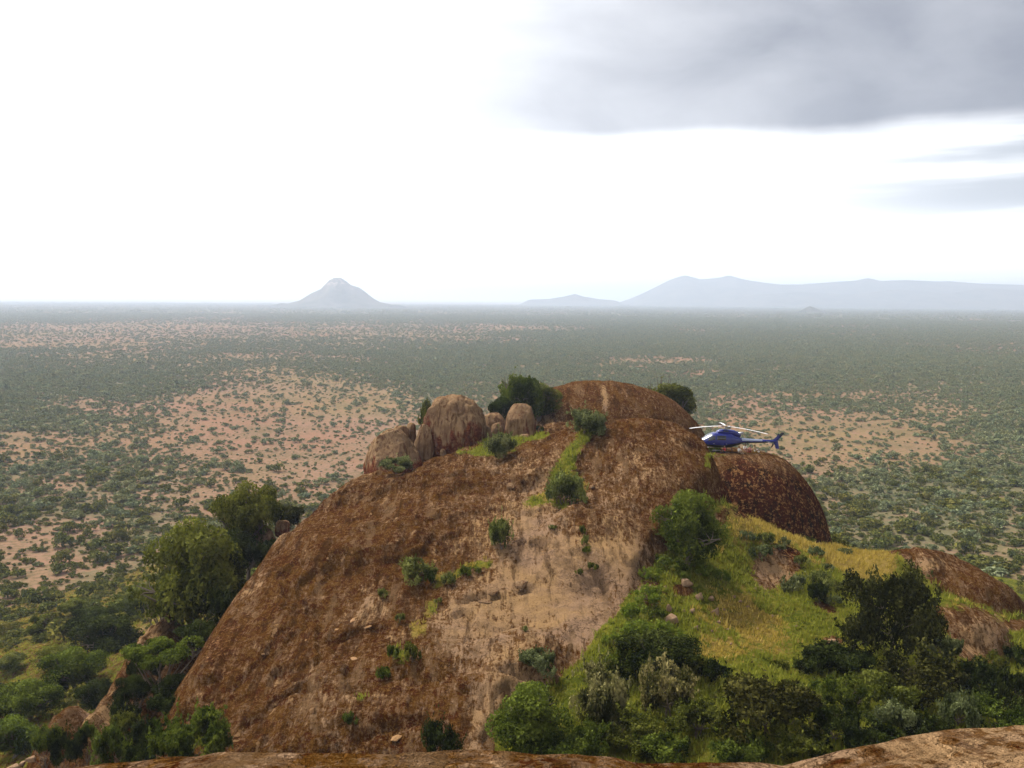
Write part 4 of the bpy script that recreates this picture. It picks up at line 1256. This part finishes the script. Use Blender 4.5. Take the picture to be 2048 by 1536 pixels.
# ------------------------------------------------------------------ bushes of the slopes and the plain
BUSH = []
rb = np.random.default_rng(91)
for s in range(6):
    fl = 0.55 if s % 2 else 0.8
    lob = random_lobes(rb, 8, .68, .25, .62 if s % 2 else .8, .28, .46, fl)
    v, f, lv = leaf_quads(rb, lob, 330, .125, sprig=0, gap=.38, seed=s, low=.7, aspect=.7, shell=.35)
    tv, tf_ = tube_np([(0, 0, -.1), (.02, .03, .2), (.0, .05, .45)], [.07, .05, .03], 4)
    f2 = np.concatenate([f, tf_ + len(v)]); v2 = np.concatenate([v, tv])
    me = mesh_np('thorn_bush', v2 / 1.05, f2)
    set_attr(me, 'leaf', np.concatenate([lv, np.full(len(tv), .2)]))
    me.materials.append(None)
    BUSH.append(me)

rg = np.random.default_rng(5)
# candidates, denser near, in the cone the camera and its neighbours can see
def cone(n, r0, r1, half=38):
    r = np.sqrt(rg.uniform(r0 ** 2, r1 ** 2, n)); a = np.radians(rg.uniform(-half, half, n))
    return np.sin(a) * r, np.cos(a) * r


SETS = []
x1, y1 = cone(6500, 90, 420, 44); SETS.append((x1, y1, 1.0))
x1, y1 = cone(30000, 150, 420, 44); SETS.append((x1, y1, 0.36))
x1, y1 = cone(60000, 420, 1000); SETS.append((x1, y1, 0.5))
x1, y1 = cone(60000, 1000, 1900); SETS.append((x1, y1, 0.75))
x1, y1 = cone(42000, 420, 1300); SETS.append((x1, y1, 1.0))
x1, y1 = cone(140000, 1300, 3600); SETS.append((x1, y1, 1.35))
x1, y1 = cone(60000, 3600, 9000); SETS.append((x1, y1, 3.2))
bxs, bys, bss, bsl = [], [], [], []
for x1, y1, k in SETS:
    c = cover_at(x1, y1)
    z1 = hz(x1, y1)
    slope = z1 > 0.6
    # the slopes of the hill are thickly grown, the bare rock is not
    rk = np.zeros(len(x1), bool)
    nearh = slope & (np.hypot(x1 - 5, y1 - 85) < 190)
    if nearh.any():
        zz1, rs1, q1 = hill_z(x1[nearh], y1[nearh], True)
        bad = (rs1 > -0.3) | (q1['G'] > q1['L'] - 0.5)
        rk[nearh] = bad
    prob = np.where(slope, 0.6, np.clip(0.24 + 0.80 * c, 0.05, 1.0))
    # thin out so that dense ground has about one bush in 30 square metres
    ok = (rg.random(len(x1)) < prob) & ~rk
    x1, y1, slope, c = x1[ok], y1[ok], slope[ok], c[ok]
    s = np.exp(rg.normal(0.0, 0.36, len(x1))) * (1.45 + 0.70 * c) * k * np.where(slope, 0.75, 1.0)
    bxs.append(x1); bys.append(y1); bss.append(s); bsl.append(slope)
bx, by, bs, bsl = map(np.concatenate, (bxs, bys, bss, bsl))
near_green = (~bsl) & (np.hypot(bx, by) < 330 + 120 * (fbm(bx / 60, by / 60, octaves=2, seed=15) - .5) + 60 * rg.normal(size=len(bx)))
bz = hz(bx, by)
sx = bs; szz = bs * rg.uniform(0.75, 1.15, len(bs)) * np.where(bs > 4, 0.55, 1.0)
br = rg.uniform(0, 6.28, len(bs)); bi = rg.integers(0, 6, len(bs))
# the 300 that show largest and are not hidden become things of their own
bu, bv, bc = project(bx, by, bz + bs * 0.5)
size_px = F * bs / np.maximum(bc, 1)
vis = (bu > 5) & (bu < 2043) & (bv > 600) & (bv < 1500) & (bc > 20)
order = np.argsort(-np.where(vis, size_px, -1))
chosen = []
for k in order[:2600]:
    tgt = np.array([bx[k], by[k], bz[k] + szz[k] * 0.8]); t = np.linspace(0.15, 0.965, 220)
    px_, py_, pz_ = tgt[0] * t, tgt[1] * t, H0 + (tgt[2] - H0) * t
    if (hz(px_, py_) < pz_ + 0.05).all():
        chosen.append(k)
    if len(chosen) >= 300:
        break
chosen = np.array(chosen)
first = {}
for k in chosen:
    o = bpy.data.objects.new('thorn_bush', BUSH[bi[k]]); COL.objects.link(o)
    o.location = (bx[k], by[k], bz[k] - 0.05); o.rotation_euler = (0, 0, br[k]); o.scale = (sx[k], sx[k], szz[k])
    o.material_slots[0].link = 'OBJECT'
    if bsl[k]:
        o.material_slots[0].material = M['leaf_slope']
        tag(o, 'green bush on the slope between the rocky hill and the plain', 'bush', 'bushes on the hill slopes')
    elif near_green[k]:
        o.material_slots[0].material = M['leaf_slope']
        tag(o, 'olive green bush on the plain close to the foot of the hill', 'bush', 'olive bushes near the hill foot')
    else:
        o.material_slots[0].material = M['leaf_plain']
        tag(o, 'grey-green thorn bush standing apart on the near plain', 'bush', 'thorn bushes on the near plain')
rest = np.ones(len(bx), bool); rest[chosen] = False


def scatter(name, sel, mat, label):
    idx = np.where(sel)[0]
    me = bpy.data.meshes.new(name)
    me.vertices.add(len(idx))
    me.vertices.foreach_set('co', np.stack([bx[idx], by[idx], bz[idx] - 0.05], -1).astype(np.float32).ravel())
    a = me.attributes.new('rot', 'FLOAT_VECTOR', 'POINT'); a.data.foreach_set('vector', np.stack([0 * br[idx], 0 * br[idx], br[idx]], -1).astype(np.float32).ravel())
    a = me.attributes.new('scl', 'FLOAT_VECTOR', 'POINT'); a.data.foreach_set('vector', np.stack([sx[idx], sx[idx], szz[idx]], -1).astype(np.float32).ravel())
    a = me.attributes.new('idx', 'INT', 'POINT'); a.data.foreach_set('value', bi[idx].astype(np.int32))
    o = link(name, me)
    ng = bpy.data.node_groups.new(name + '_nodes', 'GeometryNodeTree')
    ng.interface.new_socket('Geometry', in_out='INPUT', socket_type='NodeSocketGeometry')
    ng.interface.new_socket('Geometry', in_out='OUTPUT', socket_type='NodeSocketGeometry')
    N = ng.nodes.new
    gi, go = N('NodeGroupInput'), N('NodeGroupOutput')
    jn = N('GeometryNodeJoinGeometry')
    src = []
    for q in range(6):
        for ob in COL.objects:
            if ob.data is BUSH[q] and ob.material_slots[0].material is mat:
                src.append(ob); break
    for ob in reversed(src):
        oi = N('GeometryNodeObjectInfo'); oi.inputs['Object'].default_value = ob; oi.inputs['As Instance'].default_value = True
        oi.transform_space = 'ORIGINAL'
        ng.links.new(oi.outputs['Geometry'], jn.inputs[0])
    ip = N('GeometryNodeInstanceOnPoints'); ip.inputs['Pick Instance'].default_value = True

    def at(nm, tp):
        n_ = N('GeometryNodeInputNamedAttribute'); n_.data_type = tp; n_.inputs[0].default_value = nm
        return n_.outputs[0]
    m2p = N('GeometryNodeMeshToPoints')
    ng.links.new(gi.outputs[0], m2p.inputs[0])
    ng.links.new(m2p.outputs[0], ip.inputs['Points'])
    ng.links.new(jn.outputs[0], ip.inputs['Instance'])
    ng.links.new(at('idx', 'INT'), ip.inputs['Instance Index'])
    e2r = N('FunctionNodeEulerToRotation')
    ng.links.new(at('rot', 'FLOAT_VECTOR'), e2r.inputs[0])
    ng.links.new(e2r.outputs[0], ip.inputs['Rotation'])
    ng.links.new(at('scl', 'FLOAT_VECTOR'), ip.inputs['Scale'])
    ng.links.new(ip.outputs[0], go.inputs[0])
    md = o.modifiers.new('bushes', 'NODES'); md.node_group = ng
    tag(o, label, 'bushes', kind='stuff')
    return o


scatter('plain_bushes', rest & ~bsl & ~near_green, M['leaf_plain'], 'countless grey-green bushes spread over the whole plain')
scatter('slope_bushes', rest & (bsl | near_green), M['leaf_slope'], 'green bushes covering the slopes and ground around the rocky hill')

# ------------------------------------------------------------------ the helicopter
M['heli_blue'] = plain_mat('deep_blue_paint', (0.008, 0.014, 0.15), 0.25, 0.5, coat=0.35, var=0.08, scale=1.2)
M['heli_black'] = plain_mat('black_belly_paint', (0.008, 0.009, 0.014), 0.35, 0.4, var=0.2)
M['heli_glass'] = plain_mat('tinted_glass', (0.10, 0.115, 0.12), 0.06, 0.9, coat=1.0, var=0.15)
M['heli_dark_glass'] = plain_mat('dark_side_glass', (0.010, 0.011, 0.013), 0.08, 0.6, coat=0.5, var=0.2)
M['heli_white'] = plain_mat('pale_blade_paint', (0.62, 0.60, 0.58), 0.45, 0.4, var=0.08)
M['heli_metal'] = plain_mat('brushed_metal', (0.36, 0.36, 0.38), 0.35, 0.6, metal=0.7, var=0.2)
M['heli_grey'] = plain_mat('painted_boom_reflection', (0.27, 0.30, 0.40), 0.3, 0.5, coat=0.4, var=0.1)  # silver-blue tone that puts the boom's reflection into the colour
M['heli_hub'] = plain_mat('hub_composite', (0.30, 0.22, 0.13), 0.5, 0.4, var=0.3, scale=8)

SECT = np.array([  # x from the nose, half width, bottom, top, squareness
    (0.00, 0.05, 1.02, 1.12, 2.0), (0.12, 0.26, 0.86, 1.24, 2.1), (0.35, 0.46, 0.72, 1.36, 2.2), (0.75, 0.68, 0.60, 1.58, 2.4), (1.20, 0.83, 0.54, 1.92, 2.6), (1.60, 0.90, 0.51, 2.16, 2.8),
    (2.00, 0.93, 0.50, 2.29, 3.0), (2.60, 0.93, 0.50, 2.32, 3.0), (3.40, 0.92, 0.50, 2.32, 3.0), (4.10, 0.86, 0.53, 2.28, 2.8), (4.60, 0.72, 0.64, 2.12, 2.5), (5.10, 0.52, 0.84, 1.92, 2.2), (5.60, 0.36, 1.04, 1.76, 2.1), (6.10, 0.29, 1.15, 1.69, 2.0)])


def hsurf(x, th, off=0.0, S_=SECT):
    hw = np.interp(x, S_[:, 0], S_[:, 1]); zb = np.interp(x, S_[:, 0], S_[:, 2]); zt = np.interp(x, S_[:, 0], S_[:, 3]); n = np.interp(x, S_[:, 0], S_[:, 4])
    c, s = np.cos(th), np.sin(th)
    y = (hw + off) * np.sign(c) * np.abs(c) ** (2 / n)
    z = (zb + zt) / 2 + ((zt - zb) / 2 + off) * np.sign(s) * np.abs(s) ** (2 / n)
    return np.stack([x, y, z], -1)


heli = bpy.data.objects.new('helicopter', None); COL.objects.link(heli)
tag(heli, 'blue light helicopter on skids parked on top of the red-stained rock', 'helicopter')


def patch(name, x0, x1, t0, t1, off, mat, parent, nx=24, nt=24, S_=SECT, shear=0.0):
    """a panel of the fuselage skin, offset outwards; shear leans its ends"""
    xs = np.linspace(0, 1, nx); ts = np.linspace(t0, t1, nt)
    gx, gt = np.meshgrid(xs, ts)
    xx = x0 + (x1 - x0) * gx + shear * np.sin(gt)
    xx = np.clip(xx, S_[0, 0], S_[-1, 0])
    v = hsurf(xx, gt, off, S_).reshape(-1, 3)
    i = (np.arange(nt - 1)[:, None] * nx + np.arange(nx - 1)[None, :]).ravel()
    f = np.stack([i, i + 1, i + nx + 1, i + nx], -1)
    me = mesh_np(name, v, f, True)
    return link(name, me, M[mat], parent)


def tube_part(name, pts, radii, mat, parent, sides=10):
    v, f = tube_np(pts, radii, sides)
    k = len(v)
    fs = [list(q) for q in f] + [list(range(sides))[::-1], list(range(k - sides, k))]
    me = bpy.data.meshes.new(name); me.from_pydata([tuple(p) for p in v], [], fs)
    for p in me.polygons: p.use_smooth = len(p.vertices) == 4
    return link(name, me, M[mat], parent)


def blade_part(name, root, tip, chord0, chord1, thick, mat, parent, side=(0, 1, 0), sweep=0.0, n=10, droop=0.0):
    """a flat tapered aerofoil from root to tip"""
    root, tip, side = np.array(root, float), np.array(tip, float), np.array(side, float)
    ax = tip - root; nn = np.cross(ax / np.linalg.norm(ax), side); nn /= np.linalg.norm(nn)
    V = []
    for i in range(n):
        t = i / (n - 1)
        c = root + ax * t + np.array([0, 0, -droop * t * t]) + side * sweep * t
        ch = chord0 + (chord1 - chord0) * t
        for a, h in ((-.5, 0), (-.2, .5), (.2, .35), (.5, 0), (.2, -.35), (-.2, -.5)):
            V.append(tuple(c + side * ch * a + nn * thick * h))
    Fc = [tuple(range(6))[::-1], tuple(range((n - 1) * 6, n * 6))]
    for i in range(n - 1):
        for s in range(6):
            s2 = (s + 1) % 6
            Fc.append((i * 6 + s, i * 6 + s2, (i + 1) * 6 + s2, (i + 1) * 6 + s))
    me = bpy.data.meshes.new(name); me.from_pydata(V, [], Fc)
    bm = bmesh.new(); bm.from_mesh(me); bmesh.ops.recalc_face_normals(bm, faces=bm.faces); bm.to_mesh(me); bm.free()
    return link(name, me, M[mat], parent)


TP = 2 * math.pi
patch('fuselage', 0.0, 6.1, 0, TP, 0.0, 'heli_blue', heli, 70, 61)
patch('belly', 0.05, 6.05, math.radians(197), math.radians(343), 0.010, 'heli_black', heli, 60, 24)
for (a0, a1) in ((38, 88), (92, 142)):
    patch('windscreen', 0.52, 1.62, math.radians(a0), math.radians(a1), 0.014, 'heli_glass', heli, 20, 16)
for a0, a1 in ((205, 232), (308, 335)):
    patch('chin_window', 0.45, 0.95, math.radians(a0), math.radians(a1), 0.016, 'heli_dark_glass', heli, 10, 8)
for sd, (lo, hi) in (('port', (158, 206)), ('starboard', (-26, 22))):
    l, h_ = math.radians(lo), math.radians(hi)
    for (xa, xb, wa, wb) in ((1.02, 1.98, 1.12, 1.90), (2.04, 3.55, 2.16, 3.30)):
        if sd == 'port':
            t0, t1, w0, w1 = math.radians(140), math.radians(206), math.radians(147), math.radians(178)
        else:
            t0, t1, w0, w1 = math.radians(-26), math.radians(40), math.radians(2), math.radians(33)
        dr = patch('door', xa, xb, t0, t1, 0.012, 'heli_blue', heli, 14, 14)
        patch('window', wa, wb, w0, w1, 0.020, 'heli_dark_glass', dr, 10, 10)
        tube_part('handle', [hsurf(np.array(xb - .10), np.array((w0 + w1) / 2 + (.55 if sd == 'port' else -.55)), .03), hsurf(np.array(xb - .24), np.array((w0 + w1) / 2 + (.55 if sd == 'port' else -.55)), .03)], [.018, .018], 'heli_metal', dr, 6)
COWL = np.array([(2.25, 0.10, 2.20, 2.34, 2.2), (2.45, 0.42, 2.18, 2.58, 2.5), (2.9, 0.50, 2.18, 2.74, 2.6), (3.8, 0.50, 2.10, 2.76, 2.6), (4.5, 0.44, 1.98, 2.70, 2.5), (5.0, 0.34, 1.86, 2.52, 2.3), (5.3, 0.22, 1.82, 2.30, 2.1), (5.45, 0.10, 1.9, 2.15, 2.0)])
cw = patch('engine_cowling', 2.25, 5.45, 0, TP, 0.0, 'heli_blue', heli, 36, 37, COWL)
patch('intake_grille', 3.0, 3.7, math.radians(140), math.radians(172), 0.012, 'heli_black', cw, 8, 8, COWL)
patch('intake_grille', 3.0, 3.7, math.radians(8), math.radians(40), 0.012, 'heli_black', cw, 8, 8, COWL)
tube_part('exhaust_pipe', [(5.0, 0, 2.28), (5.5, 0, 2.34), (5.75, 0, 2.40)], [.15, .16, .17], 'heli_metal', heli, 12)
bo = tube_part('tail_boom', [(5.3, 0, 1.44), (6.1, 0, 1.43), (7.2, 0, 1.46), (8.6, 0, 1.50), (10.0, 0, 1.54), (10.25, 0, 1.55)], [.36, .29, .245, .20, .155, .09], 'heli_blue', heli, 14)
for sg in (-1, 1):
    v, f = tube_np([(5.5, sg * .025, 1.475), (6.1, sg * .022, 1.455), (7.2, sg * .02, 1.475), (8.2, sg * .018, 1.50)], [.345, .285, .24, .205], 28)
    # a pale reflection along the boom's upper side, painted on as a strip
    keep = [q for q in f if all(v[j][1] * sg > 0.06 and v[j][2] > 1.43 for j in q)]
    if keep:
        link('boom_reflection_strip', mesh_np('boom_reflection_strip', v, np.array(keep), True), M['heli_grey'], bo)
patch_b = tube_part('boom_underside', [(5.6, 0, 1.395), (7.2, 0, 1.42), (9.0, 0, 1.47)], [.325, .222, .168], 'heli_black', bo, 14)
mast = tube_part('rotor_mast', [(3.42, 0, 2.6), (3.42, 0, 3.12)], [.13, .09], 'heli_metal', heli, 10)
tube_part('swashplate', [(3.42, 0, 2.82), (3.42, 0, 2.90)], [.24, .24], 'heli_hub', heli, 14)
hub = tube_part('rotor_hub', [(3.42, 0, 3.08), (3.42, 0, 3.14), (3.42, 0, 3.20)], [.30, .36, .22], 'heli_hub', heli, 12)
for ang in (199, 319, 79):
    a = math.radians(ang); dx, dy = math.cos(a), math.sin(a)
    tube_part('blade_grip', [(3.42 + .25 * dx, .25 * dy, 3.14), (3.42 + .85 * dx, .85 * dy, 3.14)], [.075, .06], 'heli_metal', heli, 8)
    tube_part('pitch_link', [(3.42 + .24 * dx + .1 * dy, .24 * dy - .1 * dx, 2.88), (3.42 + .42 * dx + .12 * dy, .42 * dy - .12 * dx, 3.12)], [.02, .02], 'heli_metal', heli, 6)
    blade_part('rotor_blade', (3.42 + .75 * dx, .75 * dy, 3.15), (3.42 + 5.35 * dx, 5.35 * dy, 3.15), .35, .35, .055, 'heli_white', heli, (-dy, dx, 0), 0.0, 14, 0.28)
blade_part('stabiliser', (8.85, -1.26, 1.50), (8.85, 1.26, 1.50), .46, .46, .05, 'heli_black', heli, (1, 0, 0), 0, 5)
fin = blade_part('upper_fin', (9.75, 0, 1.5), (10.85, 0, 2.66), .78, .42, .09, 'heli_blue', heli, (1, 0, 0), 0, 6)
blade_part('fin_tip', (10.42, 0, 2.205), (10.86, 0, 2.672), .54, .43, .096, 'heli_black', fin, (1, 0, 0), 0, 3)
blade_part('lower_fin', (10.0, 0, 1.5), (10.3, 0, 0.62), .60, .46, .09, 'heli_blue', heli, (1, 0, 0), 0, 5)
tube_part('tail_guard', [(9.6, 0, 1.42), (9.95, 0, .98), (10.2, 0, .66)], [.02, .02, .02], 'heli_metal', heli, 6)
tube_part('tail_rotor_gearbox', [(10.05, 0, 1.56), (10.05, .34, 1.56)], [.11, .06], 'heli_metal', heli, 8)
for sg in (-1, 1):
    blade_part('tail_rotor_blade', (10.05 + .05 * sg, .36, 1.56 + .10 * sg), (10.05 + .38 * sg, .36, 1.56 + .86 * sg), .19, .17, .03, 'heli_black', heli, (.92, 0, -.38), 0, 5)
for sy in (-1, 1):
    y = 1.06 * sy
    sk = tube_part('skid', [(1.05, y, .30), (1.2, y, .16), (1.45, y, .065), (1.8, y, .05), (4.6, y, .05), (4.85, y, .06)], [.045] * 6, 'heli_black', heli, 8)
    tube_part('step', [(1.6, y, .24), (2.9, y, .24)], [.03, .03], 'heli_metal', sk, 6)
for x in (1.95, 4.15):
    tube_part('cross_tube', [(x, -1.06, .05), (x, -.98, .30), (x, -.70, .52), (x, 0, .58), (x, .70, .52), (x, .98, .30), (x, 1.06, .05)], [.04] * 7, 'heli_black', heli, 8)
tube_part('antenna', [(6.9, 0, 1.25), (7.0, 0, .95)], [.018, .012], 'heli_black', heli, 5)
hub_at = P(1445, 853, 113.0)
HY = math.radians(6.0)        # the nose points left and a little towards the viewer
HP = math.atan(0.055)
Rh = Matrix.Rotation(HP, 4, 'Y') @ Matrix.Rotation(HY, 4, 'Z')
off = Rh @ Vector((3.2, 0, 0))
gx, gy = float(hub_at[0]), float(hub_at[1])
gz = max(float(hz(gx + a, gy + c)) - (-0.055 * a) for a in (-2, -1, 0, 1.3) for c in (-1.06, 1.06)) - 0.03
heli.matrix_world = Matrix.Translation(Vector((gx, gy, gz)) - off) @ Rh

# ------------------------------------------------------------------ people sitting on the rock
for nm, c in (('skin_tone', (0.22, 0.12, 0.075)), ('white_cotton', (0.74, 0.71, 0.66)), ('red_cotton', (0.30, 0.045, 0.04)), ('khaki_cotton', (0.34, 0.25, 0.15)), ('pink_cotton', (0.52, 0.25, 0.20)), ('dark_cotton', (0.04, 0.035, 0.05)), ('dark_hair', (0.02, 0.014, 0.01)), ('brown_leather', (0.08, 0.045, 0.025))):
    M[nm] = plain_mat(nm, c, 0.85, 0.2, var=0.15, scale=9)


def person(u, v, turn, shirt, legs, label, group=None):
    J = []; E = []; Rr = []; K = []

    def add(co, r, kind, par=None):
        J.append(co); Rr.append(r); K.append(kind)
        if par is not None: E.append((par, len(J) - 1))
        return len(J) - 1
    pel = add((0, 0, .13), .125, 'legs')
    sp = add((0, .05, .33), .115, 'shirt', pel)
    ch = add((0, .03, .52), .125, 'shirt', sp)
    nk = add((0, .0, .655), .05, 'skin', ch)
    h1 = add((0, -.02, .735), .078, 'skin', nk)
    h2 = add((0, -.025, .82), .090, 'skin', h1)
    h3 = add((0, -.01, .895), .068, 'skin', h2)
    add((0, -.125, .79), .014, 'skin', h2)
    for s in (-1, 1):
        add((.092 * s, -.01, .80), .014, 'skin', h2)
        sh = add((.18 * s, .02, .575), .058, 'shirt', ch)
        el = add((.25 * s, -.10, .36), .043, 'shirt', sh)
        wr = add((.15 * s, -.31, .40), .029, 'skin', el)
        pa = add((.12 * s, -.375, .41), .032, 'skin', wr)
        for q, (fx, ln) in enumerate(((-.030, .07), (-.010, .085), (.010, .08), (.030, .062))):
            k1 = add((.12 * s + fx, -.42, .415), .0095, 'skin', pa)
            add((.12 * s + fx, -.42 - ln * .6, .40 - ln * .5), .008, 'skin', k1)
        t1 = add((.12 * s - .045 * s, -.385, .42), .010, 'skin', pa)
        add((.12 * s - .065 * s, -.42, .41), .009, 'skin', t1)
        hp = add((.095 * s, -.03, .125), .088, 'legs', pel)
        kn = add((.15 * s, -.40, .41), .060, 'legs', hp)
        an = add((.13 * s, -.56, .075), .042, 'legs', kn)
        add((.14 * s, -.73, .045), .040, 'shoe', an)
    me = bpy.data.meshes.new('person'); me.from_pydata(J, E, [])
    o = bpy.data.objects.new('person', me); COL.objects.link(o)
    sk = o.modifiers.new('skin', 'SKIN'); o.modifiers.new('sub', 'SUBSURF').levels = 1
    for i, r in enumerate(Rr):
        sv = me.skin_vertices[0].data[i]; sv.radius = (r, r)
        sv.use_root = i == 0
    dg = bpy.context.evaluated_depsgraph_get()
    body = bpy.data.meshes.new_from_object(o.evaluated_get(dg))
    bpy.data.objects.remove(o)
    body.name = 'person'
    mats = {'skin': 'skin_tone', 'shirt': shirt, 'legs': legs, 'shoe': 'brown_leather'}
    names = list(mats)
    body.materials.clear()
    for q in names: body.materials.append(M[mats[q]])
    ja = np.array(J); rr_ = np.array(Rr)
    for p in body.polygons:
        c = np.array(p.center); k = int(np.argmin(np.linalg.norm(ja - c, axis=1) - rr_))
        p.material_index = names.index(K[k]); p.use_smooth = True
    b_ = hit(u, v)
    rt = bpy.data.objects.new('person', body); COL.objects.link(rt)
    rt.location = (b_[0], b_[1], b_[2] - 0.02); rt.rotation_euler = (0, 0, math.radians(turn))
    n, f = ico(3)
    hv_ = n * np.array([.098, .105, .092]) * (1 + .05 * (fbm(n[:, 0] * 5, n[:, 1] * 5, n[:, 2] * 5, octaves=2) - .5))[:, None] + np.array([0, .008, .845])
    ok = [q for q in f if all(hv_[j][2] > .80 + (.07 if hv_[j][1] < -.05 else 0) for j in q)]
    hair = mesh_np('hair', hv_, np.array(ok), True)
    link('hair', hair, M['dark_hair'], rt)
    tag(rt, label, 'person', group)
    return rt


person(1478, 907, 30, 'white_cotton', 'khaki_cotton', 'seated person in white shirt and khaki trousers below the helicopter boom')
person(1449, 906, -60, 'red_cotton', 'dark_cotton', 'seated person in dark red shirt beside the helicopter skid')
person(1490, 902, 10, 'white_cotton', 'pink_cotton', 'seated person in white shirt and pink trousers under the tail boom')
person(1500, 905, -35, 'pink_cotton', 'red_cotton', 'seated person in pink shirt and red trousers under the tail boom')
person(1509, 904, 50, 'khaki_cotton', 'white_cotton', 'seated person in khaki shirt and white trousers towards the rock edge')
person(1082, 829, 20, 'white_cotton', 'red_cotton', 'seated person in white shirt at the left foot of the rear dome')

# ------------------------------------------------------------------ haze
hb = bmesh.new()
bmesh.ops.create_cube(hb, size=1.0)
for v in hb.verts:
    v.co.x *= 92000; v.co.y *= 92000; v.co.z = -6.0 if v.co.z < 0 else 440.0
hm = bpy.data.meshes.new('haze'); hb.to_mesh(hm); hb.free()
m, b, o = new_mat('pale_haze')
vol = b.n('ShaderNodeVolumePrincipled')
vol.inputs['Color'].default_value = (0.72, 0.815, 0.98, 1)
vol.inputs['Density'].default_value = 1.45e-4
vol.inputs['Anisotropy'].default_value = 0.35
b.t.links.new(vol.outputs[0], o.inputs['Volume'])
haze = link('haze', hm, m)
tag(haze, 'thin pale blue haze over the whole plain', 'haze', kind='stuff')
